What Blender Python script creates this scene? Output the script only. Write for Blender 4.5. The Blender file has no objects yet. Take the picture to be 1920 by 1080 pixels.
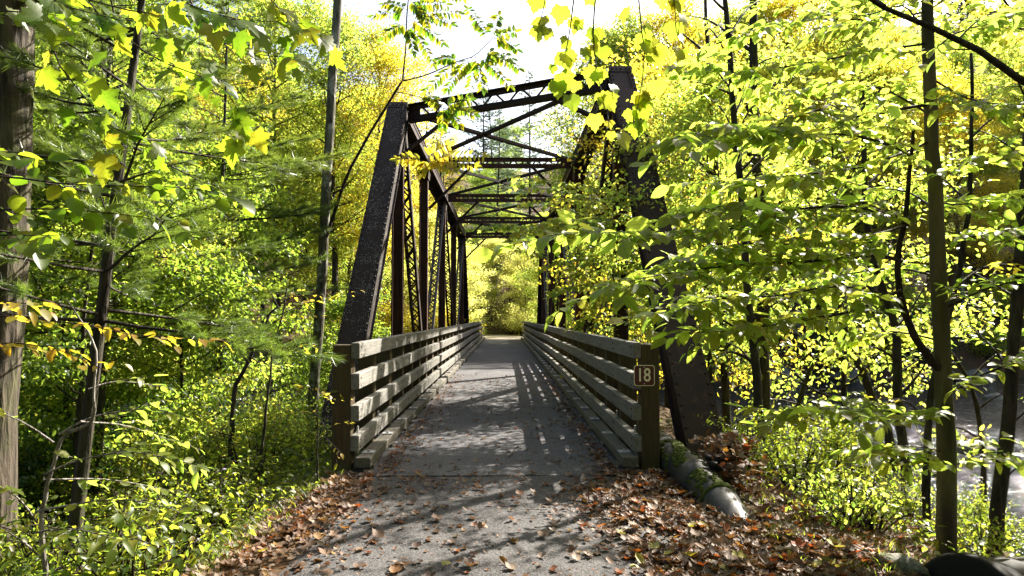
import bpy, bmesh, math, random
import numpy as np
from mathutils import Vector, Matrix, noise as mnoise

S = bpy.context.scene
C = S.collection
RAD = math.radians

# ------------------------------------------------------------------ camera
cam_data = bpy.data.cameras.new('camera')
cam = bpy.data.objects.new('camera', cam_data)
C.objects.link(cam)
cam_data.sensor_width = 36.0
cam_data.lens = 24.0
cam_data.clip_start = 0.05
cam_data.clip_end = 2000.0
EYE = 1.65
cam.location = (0, 0, EYE)
cam.rotation_euler = (RAD(90 + 2.46), 0, RAD(-0.67))
S.camera = cam

# ------------------------------------------------------------------ sky, sun, exposure
SUN_AZ, SUN_EL = 42.0, 39.0            # degrees to the right of straight ahead, and up
world = bpy.data.worlds.new('World')
S.world = world
world.use_nodes = True
wn = world.node_tree
sky = wn.nodes.new('ShaderNodeTexSky')
sky.sky_type = 'NISHITA'
sky.sun_disc = False
sky.sun_elevation = RAD(SUN_EL)
sky.sun_rotation = RAD(SUN_AZ)
sky.air_density = 1.0
sky.dust_density = 4.5
sky.ozone_density = 1.0
wn.links.new(sky.outputs[0], wn.nodes['Background'].inputs[0])
wn.nodes['Background'].inputs[1].default_value = 0.06
sun_data = bpy.data.lights.new('sun', 'SUN')
sun_data.energy = 5.0
sun_data.angle = RAD(0.53)
sun_data.color = (1.0, 0.93, 0.82)
sun = bpy.data.objects.new('sun', sun_data)
C.objects.link(sun)
sun.location = (30, 30, 40)
TO_SUN = Vector((math.sin(RAD(SUN_AZ)) * math.cos(RAD(SUN_EL)), math.cos(RAD(SUN_AZ)) * math.cos(RAD(SUN_EL)), math.sin(RAD(SUN_EL))))
sun.rotation_euler = TO_SUN.to_track_quat('Z', 'Y').to_euler()
S.view_settings.view_transform = 'Standard'
S.view_settings.look = 'None'
S.view_settings.exposure = 2.35
S.view_settings.gamma = 1.0
S.view_settings.use_curve_mapping = False
S.cycles.max_bounces = 8
S.cycles.diffuse_bounces = 5
S.cycles.glossy_bounces = 2
S.cycles.transmission_bounces = 4
S.cycles.sample_clamp_indirect = 6.0
S.cycles.caustics_reflective = False
S.cycles.caustics_refractive = False
S.cycles.use_denoising = True

# ------------------------------------------------------------------ measuring
CAMR = cam.rotation_euler.to_matrix()
F = 1280.0                                # focal length in pixels of the 1920 wide photograph
def P(px, py, d):
    """the place, d metres ahead, that the photograph shows at a pixel"""
    v = CAMR @ Vector(((px - 960) / F, -(py - 540) / F, -1.0))
    return Vector((0, 0, EYE)) + v * (d / v.y)
CAMI = np.array(CAMR.transposed())
def project(p):
    q = (np.asarray(p) - np.array((0, 0, EYE))) @ CAMI.T
    d = -q[:, 2]
    dd = np.maximum(d, 1e-3)
    return 960 + F * q[:, 0] / dd, 540 - F * q[:, 1] / dd, d

# ------------------------------------------------------------------ mesh helpers
def mesh_arrays(name, verts, tris, uv=None, smooth=True):
    verts = np.asarray(verts, dtype=np.float32).reshape(-1, 3)
    tris = np.asarray(tris, dtype=np.int32).reshape(-1, 3)
    me = bpy.data.meshes.new(name)
    me.vertices.add(len(verts)); me.vertices.foreach_set('co', verts.ravel())
    n = len(tris)
    me.loops.add(n * 3); me.loops.foreach_set('vertex_index', tris.ravel())
    me.polygons.add(n)
    me.polygons.foreach_set('loop_start', np.arange(0, n * 3, 3, dtype=np.int32))
    if uv is not None:
        l = me.uv_layers.new(name='uv')
        l.data.foreach_set('uv', np.asarray(uv, dtype=np.float32)[tris.ravel()].ravel())
    me.polygons.foreach_set('use_smooth', np.full(n, smooth))
    me.update(calc_edges=True)
    return me

class MB:
    """collects boxes, bars, tubes and prisms into one mesh"""
    def __init__(s): s.v = []; s.f = []
    def raw(s, vs, fs):
        o = len(s.v); s.v += [tuple(v) for v in vs]; s.f += [tuple(i + o for i in f) for f in fs]; return s
    def box(s, x0, x1, y0, y1, z0, z1):
        return s.raw([(x0,y0,z0),(x1,y0,z0),(x1,y1,z0),(x0,y1,z0),(x0,y0,z1),(x1,y0,z1),(x1,y1,z1),(x0,y1,z1)],
                     [(0,3,2,1),(4,5,6,7),(0,1,5,4),(1,2,6,5),(2,3,7,6),(3,0,4,7)])
    def bar(s, a, b, w, h, side=None):
        """box from a to b, w along `side`, h along the third axis"""
        a = Vector(a); b = Vector(b); t = (b - a).normalized()
        sd = Vector(side) if side is not None else Vector((1, 0, 0))
        sd = (sd - t * sd.dot(t)).normalized(); u = t.cross(sd)
        vs = []
        for p in (a, b):
            for (i, j) in ((-1,-1),(1,-1),(1,1),(-1,1)):
                vs.append(p + sd * (i * w / 2) + u * (j * h / 2))
        return s.raw(vs, [(0,1,2,3),(7,6,5,4),(0,4,5,1),(1,5,6,2),(2,6,7,3),(3,7,4,0)])
    def tube(s, pts, rad, n=8, cap=True):
        pts = [Vector(p) for p in pts]; o = len(s.v)
        if not hasattr(rad, '__len__'): rad = [rad] * len(pts)
        ref = None
        for i, p in enumerate(pts):
            t = (pts[min(i + 1, len(pts) - 1)] - pts[max(i - 1, 0)]).normalized()
            if ref is None:
                ref = t.cross(Vector((0, 0, 1)) if abs(t.z) < .9 else Vector((1, 0, 0))).normalized()
            ref = (ref - t * ref.dot(t)).normalized(); u = t.cross(ref)
            for k in range(n):
                a = 2 * math.pi * k / n
                s.v.append(tuple(p + (ref * math.cos(a) + u * math.sin(a)) * rad[i]))
        for i in range(len(pts) - 1):
            for k in range(n):
                a = o + i * n + k; b = o + i * n + (k + 1) % n
                s.f.append((a, b, b + n, a + n))
        if cap:
            s.f.append(tuple(o + k for k in reversed(range(n)))); e = o + (len(pts) - 1) * n
            s.f.append(tuple(e + k for k in range(n)))
        return s
    def mesh(s, name, off=(0, 0, 0), smooth=False, bevel=0.0):
        me = bpy.data.meshes.new(name)
        me.from_pydata([(x - off[0], y - off[1], z - off[2]) for x, y, z in s.v], [], s.f)
        if bevel:
            bm = bmesh.new(); bm.from_mesh(me)
            es = [e for e in bm.edges if len(e.link_faces) == 2 and e.calc_face_angle(0) > .7]
            bmesh.ops.bevel(bm, geom=es, offset=bevel, segments=1, affect='EDGES', clamp_overlap=True)
            bm.to_mesh(me); bm.free()
        if smooth: me.polygons.foreach_set('use_smooth', np.full(len(me.polygons), True))
        me.update()
        return me

def thing(name, label, cat, loc=(0, 0, 0), group=None, rz=0.0):
    o = bpy.data.objects.new(name, None)
    o.empty_display_size = 0.2
    C.objects.link(o)
    o.location = loc; o.rotation_euler = (0, 0, rz)
    tag(o, label, cat, group)
    return o
def tag(o, label=None, cat=None, group=None, kind=None):
    if label: o['label'] = label
    if cat: o['category'] = cat
    if group: o['group'] = group
    if kind: o['kind'] = kind
    return o
def obj(name, me, mat=None, parent=None, loc=None, kind=None):
    o = bpy.data.objects.new(name, me)
    C.objects.link(o)
    if mat is not None and not me.materials: me.materials.append(mat)
    if parent is not None: o.parent = parent
    if loc is not None: o.location = loc
    if kind: o['kind'] = kind
    return o
def copy_tree(o, parent=None):
    c = o.copy(); C.objects.link(c); c.parent = parent
    for ch in o.children:
        copy_tree(ch, c)
    return c

# ------------------------------------------------------------------ materials
def new_mat(name):
    m = bpy.data.materials.new(name); m.use_nodes = True
    nt = m.node_tree
    for n in list(nt.nodes): nt.nodes.remove(n)
    out = nt.nodes.new('ShaderNodeOutputMaterial')
    return m, nt, out
def N(nt, typ, **kw):
    n = nt.nodes.new(typ)
    for k, v in kw.items():
        if k.startswith('i_'): n.inputs[k[2:].replace('_', ' ')].default_value = v
        else: setattr(n, k, v)
    return n
def L(nt, a, b): nt.links.new(a, b)
def ramp(nt, stops, interp='LINEAR'):
    r = nt.nodes.new('ShaderNodeValToRGB'); r.color_ramp.interpolation = interp
    e = r.color_ramp.elements
    while len(e) < len(stops): e.new(0.5)
    for i, (p, c) in enumerate(stops):
        e[i].position = p; e[i].color = (*c, 1) if len(c) == 3 else c
    return r
def math_n(nt, op, a, b=None, clamp=False):
    n = nt.nodes.new('ShaderNodeMath'); n.operation = op; n.use_clamp = clamp
    for i, x in enumerate((a, b)):
        if x is None: continue
        if isinstance(x, (int, float)): n.inputs[i].default_value = x
        else: nt.links.new(x, n.inputs[i])
    return n.outputs[0]
def mix_c(nt, fac, a, b, blend='MIX'):
    n = nt.nodes.new('ShaderNodeMix'); n.data_type = 'RGBA'; n.blend_type = blend
    for sock, x in ((n.inputs[0], fac), (n.inputs[6], a), (n.inputs[7], b)):
        if isinstance(x, (int, float)): sock.default_value = x
        elif isinstance(x, tuple): sock.default_value = (*x, 1)
        else: nt.links.new(x, sock)
    return n.outputs[2]
def noise_n(nt, vec, scale, detail=4, rough=.55, dist=0.0):
    n = nt.nodes.new('ShaderNodeTexNoise')
    n.inputs['Scale'].default_value = scale; n.inputs['Detail'].default_value = detail
    n.inputs['Roughness'].default_value = rough; n.inputs['Distortion'].default_value = dist
    if vec is not None: nt.links.new(vec, n.inputs['Vector'])
    return n
def bump_n(nt, h, strength=.4, dist=.02):
    b = nt.nodes.new('ShaderNodeBump'); b.inputs['Strength'].default_value = strength; b.inputs['Distance'].default_value = dist
    nt.links.new(h, b.inputs['Height']); return b.outputs[0]
def mapped(nt, scale=(1, 1, 1), coord='Object'):
    t = nt.nodes.new('ShaderNodeTexCoord'); m = nt.nodes.new('ShaderNodeMapping')
    m.inputs['Scale'].default_value = scale; nt.links.new(t.outputs[coord], m.inputs[0])
    return m.outputs[0]

def leaf_mat(name, refl, trans, tmix=.5, rough=.42, spec=.35, veins=False, spots=0.0, clump=.35):
    """leaf colours picked per leaf (and drifting over the crown); light passes through the blade"""
    m, nt, out = new_mat(name)
    geo = N(nt, 'ShaderNodeNewGeometry'); oi = N(nt, 'ShaderNodeObjectInfo')
    oc = mapped(nt)
    cl = noise_n(nt, oc, .55, 2).outputs[0]
    r = math_n(nt, 'FRACT', math_n(nt, 'ADD', geo.outputs['Random Per Island'], math_n(nt, 'MULTIPLY', oi.outputs['Random'], 7.31)))
    r = math_n(nt, 'ADD', math_n(nt, 'MULTIPLY', r, 1 - clump), math_n(nt, 'MULTIPLY', math_n(nt, 'SUBTRACT', math_n(nt, 'MULTIPLY', cl, 2.4), .7), clump), clamp=True)
    k = len(refl)
    ra = ramp(nt, [(i / max(1, k - 1), c) for i, c in enumerate(refl)]); L(nt, r, ra.inputs[0])
    rt = ramp(nt, [(i / max(1, k - 1), c) for i, c in enumerate(trans)]); L(nt, r, rt.inputs[0])
    ca, ct = ra.outputs[0], rt.outputs[0]
    if veins:
        uv = N(nt, 'ShaderNodeTexCoord').outputs['UV']; sx = N(nt, 'ShaderNodeSeparateXYZ'); L(nt, uv, sx.inputs[0])
        ax = math_n(nt, 'ABSOLUTE', math_n(nt, 'SUBTRACT', sx.outputs[0], .5))
        mid = math_n(nt, 'LESS_THAN', ax, .014)
        side = math_n(nt, 'LESS_THAN', math_n(nt, 'FRACT', math_n(nt, 'MULTIPLY', math_n(nt, 'SUBTRACT', sx.outputs[1], math_n(nt, 'MULTIPLY', ax, .85)), 9.0)), .13)
        v = math_n(nt, 'ADD', math_n(nt, 'MULTIPLY', mid, .8), math_n(nt, 'MULTIPLY', side, .35), clamp=True)
        ct = mix_c(nt, v, ct, mix_c(nt, 1.0, ct, (.55, .55, .5), 'MULTIPLY'))
        ca = mix_c(nt, v, ca, mix_c(nt, .3, ca, (.4, .42, .2)))
    if spots:
        sp = noise_n(nt, oc, 55, 2, .6).outputs[0]
        st = ramp(nt, [(.62 - spots * .1, (0, 0, 0)), (.66 - spots * .1, (1, 1, 1))]); L(nt, sp, st.inputs[0])
        f = math_n(nt, 'MULTIPLY', st.outputs[0], .8)
        ca = mix_c(nt, f, ca, (.10, .045, .015)); ct = mix_c(nt, f, ct, (.12, .05, .01))
    b = N(nt, 'ShaderNodeBsdfPrincipled'); L(nt, ca, b.inputs['Base Color'])
    b.inputs['Roughness'].default_value = rough; b.inputs['Specular IOR Level'].default_value = spec
    t = N(nt, 'ShaderNodeBsdfTranslucent'); L(nt, ct, t.inputs[0])
    mx = N(nt, 'ShaderNodeMixShader'); mx.inputs[0].default_value = tmix
    L(nt, b.outputs[0], mx.inputs[1]); L(nt, t.outputs[0], mx.inputs[2]); L(nt, mx.outputs[0], out.inputs[0])
    return m

def bark_mat(name, dark, light, scale=6, moss=0.0, patches=0.0):
    m, nt, out = new_mat(name)
    v = mapped(nt, (1, 1, .22))
    nz = noise_n(nt, v, scale * 3, 6, .65, .4).outputs[0]
    vv = mapped(nt, (1, 1, .16)); vo = N(nt, 'ShaderNodeTexVoronoi'); vo.inputs['Scale'].default_value = scale * 3.2; vo.inputs['Randomness'].default_value = 1.0
    wob = N(nt, 'ShaderNodeVectorMath', operation='MULTIPLY_ADD'); L(nt, noise_n(nt, vv, scale * 1.5, 3).outputs[1], wob.inputs[0]); wob.inputs[1].default_value = (.10, .10, .10); L(nt, vv, wob.inputs[2]); L(nt, wob.outputs[0], vo.inputs['Vector'])
    n1 = math_n(nt, 'ADD', math_n(nt, 'MULTIPLY', nz, .62), math_n(nt, 'MULTIPLY', vo.outputs['Distance'], .55))
    r = ramp(nt, [(.38, dark), (.80, light)]); L(nt, n1, r.inputs[0])
    c = r.outputs[0]
    o2 = mapped(nt, (1, 1, .8))
    if patches:
        n2 = noise_n(nt, o2, 5.5, 5, .6).outputs[0]
        r2 = ramp(nt, [(.52, (0, 0, 0)), (.60, (1, 1, 1))]); L(nt, n2, r2.inputs[0])
        c = mix_c(nt, math_n(nt, 'MULTIPLY', r2.outputs[0], patches), c, (.34, .35, .29))
    if moss:
        n3 = noise_n(nt, o2, 3.1, 5, .65).outputs[0]
        r3 = ramp(nt, [(.45, (0, 0, 0)), (.62, (1, 1, 1))]); L(nt, n3, r3.inputs[0])
        c = mix_c(nt, math_n(nt, 'MULTIPLY', r3.outputs[0], moss), c, (.07, .085, .02))
    b = N(nt, 'ShaderNodeBsdfPrincipled', i_Roughness=.85); b.inputs['Specular IOR Level'].default_value = .2
    L(nt, c, b.inputs['Base Color']); L(nt, bump_n(nt, n1, 1.0, .045), b.inputs['Normal'])
    L(nt, b.outputs[0], out.inputs[0])
    return m

def steel_mat(name, base, rust, amount=.5, speckle=0.0, rough=.72):
    m, nt, out = new_mat(name)
    v = mapped(nt)
    n1 = noise_n(nt, v, 2.6, 8, .68).outputs[0]
    n2 = noise_n(nt, v, 26, 4, .6).outputs[0]
    r = ramp(nt, [(.38, (0, 0, 0)), (.66, (1, 1, 1))]); L(nt, n1, r.inputs[0])
    c = mix_c(nt, math_n(nt, 'MULTIPLY', r.outputs[0], amount), base, rust)
    c = mix_c(nt, .25, c, mix_c(nt, n2, tuple(x * .55 for x in base), tuple(x * 1.6 for x in rust)))
    st = mapped(nt, (9, 9, .5))
    n4 = noise_n(nt, st, 1.5, 5, .6).outputs[0]
    r4 = ramp(nt, [(.55, (0, 0, 0)), (.72, (1, 1, 1))]); L(nt, n4, r4.inputs[0])
    c = mix_c(nt, math_n(nt, 'MULTIPLY', r4.outputs[0], .45), c, tuple(min(1, x * 2.4 + .01) for x in rust))
    if speckle:
        vo = N(nt, 'ShaderNodeTexVoronoi'); vo.inputs['Scale'].default_value = 62; L(nt, v, vo.inputs['Vector'])
        big = noise_n(nt, v, 1.7, 3).outputs[0]
        thr = math_n(nt, 'MULTIPLY', math_n(nt, 'SUBTRACT', big, .40, clamp=True), speckle)
        wn_ = N(nt, 'ShaderNodeTexWhiteNoise'); L(nt, vo.outputs['Position'], wn_.inputs['Vector'])
        keep = math_n(nt, 'LESS_THAN', wn_.outputs['Value'], math_n(nt, 'MULTIPLY', thr, 1.6))
        f = math_n(nt, 'MULTIPLY', math_n(nt, 'LESS_THAN', vo.outputs['Distance'], .30), keep)
        c = mix_c(nt, f, c, (.42, .42, .38))
    b = N(nt, 'ShaderNodeBsdfPrincipled', i_Roughness=rough); b.inputs['Specular IOR Level'].default_value = .22
    L(nt, c, b.inputs['Base Color'])
    L(nt, bump_n(nt, n2, .35, .006), b.inputs['Normal'])
    L(nt, b.outputs[0], out.inputs[0])
    return m

def wood_mat(name, dark, light, axis='y', moss=.25, tint=.5):
    m, nt, out = new_mat(name)
    sc = {'y': (9, .55, 9), 'z': (9, 9, .55)}[axis]
    v = mapped(nt, sc)
    oi = N(nt, 'ShaderNodeObjectInfo')
    sh = N(nt, 'ShaderNodeVectorMath', operation='ADD'); L(nt, v, sh.inputs[0])
    cm = N(nt, 'ShaderNodeCombineXYZ')
    for i in range(3): L(nt, math_n(nt, 'MULTIPLY', oi.outputs['Random'], 37.0 + 11 * i), cm.inputs[i])
    L(nt, cm.outputs[0], sh.inputs[1])
    n1 = noise_n(nt, sh.outputs[0], 3.2, 7, .62, 1.2).outputs[0]
    n5 = noise_n(nt, sh.outputs[0], 11, 3, .6, .3).outputs[0]
    r = ramp(nt, [(.30, dark), (.50, tuple((a + b) / 2 for a, b in zip(dark, light))), (.70, light)]); L(nt, n1, r.inputs[0])
    c = mix_c(nt, .30, r.outputs[0], mix_c(nt, n5, dark, light))
    o = mapped(nt)
    n2 = noise_n(nt, o, 2.2, 6, .65).outputs[0]
    r2 = ramp(nt, [(.46, (0, 0, 0)), (.68, (1, 1, 1))]); L(nt, n2, r2.inputs[0])
    c = mix_c(nt, math_n(nt, 'MULTIPLY', r2.outputs[0], moss), c, (.06, .065, .022))
    c = mix_c(nt, tint, c, mix_c(nt, 1.0, c, mix_c(nt, oi.outputs['Random'], (.65, .62, .56), (1.15, 1.12, 1.08)), 'MULTIPLY'))
    b = N(nt, 'ShaderNodeBsdfPrincipled', i_Roughness=.8); b.inputs['Specular IOR Level'].default_value = .25
    L(nt, c, b.inputs['Base Color']); L(nt, bump_n(nt, n5, .5, .006), b.inputs['Normal'])
    L(nt, b.outputs[0], out.inputs[0])
    return m

def plain_mat(name, col, rough=.5, spec=.4, var=.2, scale=20, metal=0.0, bump=.2):
    m, nt, out = new_mat(name)
    v = mapped(nt)
    n1 = noise_n(nt, v, scale, 5, .6).outputs[0]
    c = mix_c(nt, n1, tuple(x * (1 - var) for x in col), tuple(min(1, x * (1 + var)) for x in col))
    b = N(nt, 'ShaderNodeBsdfPrincipled', i_Roughness=rough, i_Metallic=metal); b.inputs['Specular IOR Level'].default_value = spec
    L(nt, c, b.inputs['Base Color']); L(nt, bump_n(nt, n1, bump, .006), b.inputs['Normal'])
    L(nt, b.outputs[0], out.inputs[0])
    return m

def asphalt_mat(name, base, dust):
    m, nt, out = new_mat(name)
    v = mapped(nt)
    n1 = noise_n(nt, v, 150, 3, .7).outputs[0]
    n2 = noise_n(nt, v, 1.3, 6, .65).outputs[0]
    vo = N(nt, 'ShaderNodeTexVoronoi'); vo.inputs['Scale'].default_value = 95; L(nt, v, vo.inputs['Vector'])
    wv = N(nt, 'ShaderNodeSeparateColor'); L(nt, vo.outputs['Color'], wv.inputs[0])
    r = ramp(nt, [(.3, (0, 0, 0)), (.72, (1, 1, 1))]); L(nt, n2, r.inputs[0])
    c = mix_c(nt, r.outputs[0], base, dust)
    n6 = noise_n(nt, v, .45, 5, .6, .6).outputs[0]; r6 = ramp(nt, [(.42, (.62, .58, .54)), (.62, (1.15, 1.12, 1.08))]); L(nt, n6, r6.inputs[0]); c = mix_c(nt, 1.0, c, r6.outputs[0], 'MULTIPLY')
    c = mix_c(nt, .55, c, mix_c(nt, wv.outputs[0], tuple(x * .35 for x in base), tuple(min(1, x * 1.7) for x in dust)))
    b = N(nt, 'ShaderNodeBsdfPrincipled', i_Roughness=.9); b.inputs['Specular IOR Level'].default_value = .2
    L(nt, c, b.inputs['Base Color'])
    hb = math_n(nt, 'ADD', math_n(nt, 'MULTIPLY', vo.outputs['Distance'], .8), n1)
    L(nt, bump_n(nt, hb, .55, .01), b.inputs['Normal'])
    L(nt, b.outputs[0], out.inputs[0])
    return m

def ground_mat():
    m, nt, out = new_mat('forest_floor')
    v = mapped(nt)
    n1 = noise_n(nt, v, 1.1, 6, .65).outputs[0]
    n2 = noise_n(nt, v, 22, 5, .7).outputs[0]
    c1 = ramp(nt, [(.3, (.030, .020, .012)), (.5, (.075, .048, .026)), (.75, (.14, .085, .045))]); L(nt, n2, c1.inputs[0])
    g = ramp(nt, [(.50, (0, 0, 0)), (.66, (1, 1, 1))]); L(nt, n1, g.inputs[0])
    c = mix_c(nt, math_n(nt, 'MULTIPLY', g.outputs[0], .6), c1.outputs[0], (.035, .055, .014))
    b = N(nt, 'ShaderNodeBsdfPrincipled', i_Roughness=.95); b.inputs['Specular IOR Level'].default_value = .1
    L(nt, c, b.inputs['Base Color']); L(nt, bump_n(nt, n2, .8, .05), b.inputs['Normal'])
    L(nt, b.outputs[0], out.inputs[0])
    return m

def rock_mat():
    m, nt, out = new_mat('mossy_rock')
    v = mapped(nt)
    n1 = noise_n(nt, v, 4, 8, .65).outputs[0]; n2 = noise_n(nt, v, 1.6, 5, .6).outputs[0]
    c1 = ramp(nt, [(.3, (.055, .050, .044)), (.7, (.26, .24, .20))]); L(nt, n1, c1.inputs[0])
    g = ramp(nt, [(.48, (0, 0, 0)), (.6, (1, 1, 1))]); L(nt, n2, g.inputs[0])
    c = mix_c(nt, math_n(nt, 'MULTIPLY', g.outputs[0], .7), c1.outputs[0], (.06, .075, .018))
    b = N(nt, 'ShaderNodeBsdfPrincipled', i_Roughness=.85)
    L(nt, c, b.inputs['Base Color']); L(nt, bump_n(nt, n1, .7, .05), b.inputs['Normal'])
    L(nt, b.outputs[0], out.inputs[0])
    return m

def water_mat():
    m, nt, out = new_mat('river_water')
    v = mapped(nt, (.55, 1.0, 1))
    n1 = noise_n(nt, v, 1.3, 4, .6, .8).outputs[0]
    n2 = noise_n(nt, v, 4.5, 5, .65, .6).outputs[0]
    n3 = noise_n(nt, v, 16, 3, .6).outputs[0]
    h = math_n(nt, 'ADD', math_n(nt, 'ADD', n1, math_n(nt, 'MULTIPLY', n2, .55)), math_n(nt, 'MULTIPLY', n3, .16))
    fo = noise_n(nt, v, 2.2, 8, .72, 1.8).outputs[0]
    fr = ramp(nt, [(.57, (0, 0, 0)), (.66, (1, 1, 1))]); L(nt, fo, fr.inputs[0])
    c = mix_c(nt, math_n(nt, 'MULTIPLY', fr.outputs[0], .25), (.006, .009, .011), (.5, .54, .58))
    b = N(nt, 'ShaderNodeBsdfPrincipled', i_IOR=1.33)
    L(nt, c, b.inputs['Base Color'])
    rr = math_n(nt, 'ADD', math_n(nt, 'MULTIPLY', fr.outputs[0], .3), .07); L(nt, rr, b.inputs['Roughness'])
    L(nt, bump_n(nt, h, 1.0, .30), b.inputs['Normal'])
    L(nt, b.outputs[0], out.inputs[0])
    return m

M = {}
M['ground'] = ground_mat(); M['rock'] = rock_mat(); M['water'] = water_mat()
M['asphalt'] = asphalt_mat('worn_asphalt', (.023, .0225, .0245), (.088, .084, .083))
M['deck'] = asphalt_mat('deck_paving', (.036, .036, .041), (.105, .103, .106))
M['steel'] = steel_mat('weathered_dark_steel', (.014, .010, .0085), (.040, .018, .011), .6)
M['steel_spot'] = steel_mat('speckled_dark_steel', (.012, .0095, .0085), (.030, .016, .011), .5, speckle=1.3)
M['steel_red'] = steel_mat('rusty_steel', (.024, .013, .010), (.080, .030, .017), .7)
M['steel_blue'] = steel_mat('grey_painted_steel', (.050, .050, .058), (.085, .060, .050), .5)
M['rail'] = wood_mat('silvered_timber', (.062, .059, .053), (.27, .26, .238), 'y', .25)
M['post'] = wood_mat('brown_timber', (.030, .020, .010), (.095, .066, .032), 'z', .5)
M['kerb'] = wood_mat('kerb_timber', (.05, .043, .033), (.17, .155, .13), 'y', .4)
M['galv'] = plain_mat('galvanised_steel', (.42, .42, .42), .45, .5, .25, 30, .6)
M['pipe'] = steel_mat('grey_pipe', (.024, .026, .030), (.032, .027, .022), .4, rough=.5)
M['iron'] = plain_mat('black_iron', (.008, .0075, .0075), .75, .2, .3)
M['signbrown'] = plain_mat('brown_sign_paint', (.075, .018, .010), .35, .4, .08, 8, 0, .02)
M['signwhite'] = plain_mat('cream_sign_paint', (.78, .70, .50), .4, .4, .05, 8, 0, .02)
M['concrete'] = plain_mat('stained_concrete', (.20, .18, .15), .9, .2, .4, 5)
M['moss'] = plain_mat('moss', (.046, .056, .010), .95, .1, .6, 60, 0, .6)
M['bark_dark'] = bark_mat('dark_bark', (.011, .009, .007), (.056, .044, .033), 7, .25)
M['bark_big'] = bark_mat('furrowed_grey_bark', (.018, .014, .010), (.095, .076, .056), 5, .4)
M['bark_mottled'] = bark_mat('mottled_bark', (.032, .028, .021), (.15, .135, .105), 6, .35, .8)
M['bark_beech'] = bark_mat('smooth_mossy_bark', (.038, .030, .019), (.125, .100, .062), 3, .45)
M['bark_twig'] = bark_mat('twig_bark', (.014, .010, .008), (.055, .040, .030), 9)
M['bark_pale'] = bark_mat('pale_twig_bark', (.09, .08, .07), (.26, .24, .22), 9)

# leaf colours: reflected and let through
M['lf_beech'] = leaf_mat('beech_leaf', [(.060, .110, .010), (.090, .135, .012), (.135, .155, .014), (.215, .165, .016)],
                         [(.34, .54, .06), (.43, .62, .07), (.56, .69, .08), (.82, .70, .09)], .68, veins=True, spots=.35)
M['lf_maple'] = leaf_mat('maple_leaf', [(.040, .095, .010), (.055, .115, .012), (.085, .130, .012), (.22, .12, .012)],
                         [(.19, .40, .015), (.27, .48, .020), (.42, .54, .025), (.75, .42, .03)], .62, spots=.7)
M['lf_syc'] = leaf_mat('sycamore_leaf', [(.070, .130, .014), (.095, .150, .016), (.15, .155, .018), (.22, .12, .015)],
                       [(.34, .52, .03), (.44, .60, .04), (.62, .62, .05), (.80, .42, .04)], .55, spots=.6)
M['lf_green'] = leaf_mat('green_leaf', [(.030, .066, .014), (.046, .084, .014), (.068, .098, .014)],
                         [(.19, .33, .035), (.29, .42, .04), (.44, .50, .045)], .6)
M['lf_yg'] = leaf_mat('yellow_green_leaf', [(.045, .100, .012), (.080, .125, .013), (.130, .135, .014), (.20, .13, .015)],
                      [(.24, .42, .06), (.38, .54, .07), (.57, .62, .08), (.78, .62, .09)], .66)
M['lf_gold'] = leaf_mat('golden_leaf', [(.075, .115, .012), (.15, .145, .015), (.23, .165, .016), (.26, .11, .015)],
                        [(.48, .56, .04), (.74, .70, .05), (.88, .70, .06), (.88, .48, .05)], .56)
M['lf_hazed'] = leaf_mat('haze_paled_leaf', [(.11, .14, .035), (.17, .17, .045), (.22, .18, .05)], [(.54, .64, .13), (.74, .74, .18), (.84, .74, .22)], .70)  # yellow leaf lightened and desaturated, distant haze painted into its colour
M['lf_dark'] = leaf_mat('dark_evergreen_leaf', [(.014, .042, .020), (.020, .055, .020), (.035, .075, .022)],
                        [(.05, .15, .03), (.08, .20, .03), (.14, .28, .03)], .30, .28, .5)
M['lf_cover'] = leaf_mat('undergrowth_leaf', [(.034, .072, .012), (.052, .092, .013), (.085, .112, .014), (.16, .13, .016)],
                         [(.18, .32, .03), (.29, .42, .035), (.45, .51, .04), (.70, .55, .05)], .58, spots=.3)
M['lf_ail'] = leaf_mat('pinnate_leaf', [(.030, .085, .014), (.045, .105, .014), (.10, .12, .012), (.20, .14, .015)],
                       [(.15, .36, .03), (.25, .45, .03), (.55, .55, .03), (.80, .60, .04)], .5)
M['lf_orange'] = leaf_mat('orange_leaf', [(.10, .12, .012), (.20, .145, .014), (.27, .10, .012)],
                          [(.55, .60, .03), (.85, .66, .04), (.88, .40, .03)], .52, veins=True, spots=.3)
M['needle'] = leaf_mat('pine_needle', [(.032, .066, .014), (.050, .086, .016), (.080, .100, .022)],
                       [(.14, .24, .03), (.22, .33, .035), (.34, .38, .045)], .35, .35, .35)
M['needle_far'] = leaf_mat('blue_pine_needle', [(.035, .070, .040), (.050, .090, .048), (.07, .10, .05)],
                       [(.12, .22, .10), (.16, .26, .11), (.22, .30, .11)], .35, .5, .3)
M['litter'] = leaf_mat('fallen_leaf', [(.035, .021, .014), (.075, .045, .030), (.12, .080, .056), (.20, .145, .105), (.085, .050, .030), (.15, .065, .030), (.22, .15, .05)],
                       [(.08, .04, .01), (.15, .07, .02), (.2, .11, .05), (.25, .15, .08), (.3, .12, .02), (.42, .09, .02), (.45, .32, .04)], .22, .6, .2, clump=.1)
M['lit_brown'] = leaf_mat('brown_fallen_leaf', [(.06, .032, .018), (.13, .075, .045), (.24, .16, .11)], [(.12, .05, .01), (.2, .09, .02), (.3, .14, .05)], .2, .6, .2, clump=0)
M['lit_orange'] = leaf_mat('orange_fallen_leaf', [(.26, .09, .02), (.30, .07, .015)], [(.5, .16, .02), (.55, .1, .02)], .25, .55, .25, clump=0)
M['lit_yellow'] = leaf_mat('yellow_fallen_leaf', [(.30, .23, .04), (.28, .26, .07)], [(.5, .4, .04), (.5, .42, .05)], .25, .55, .25, clump=0)
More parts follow.
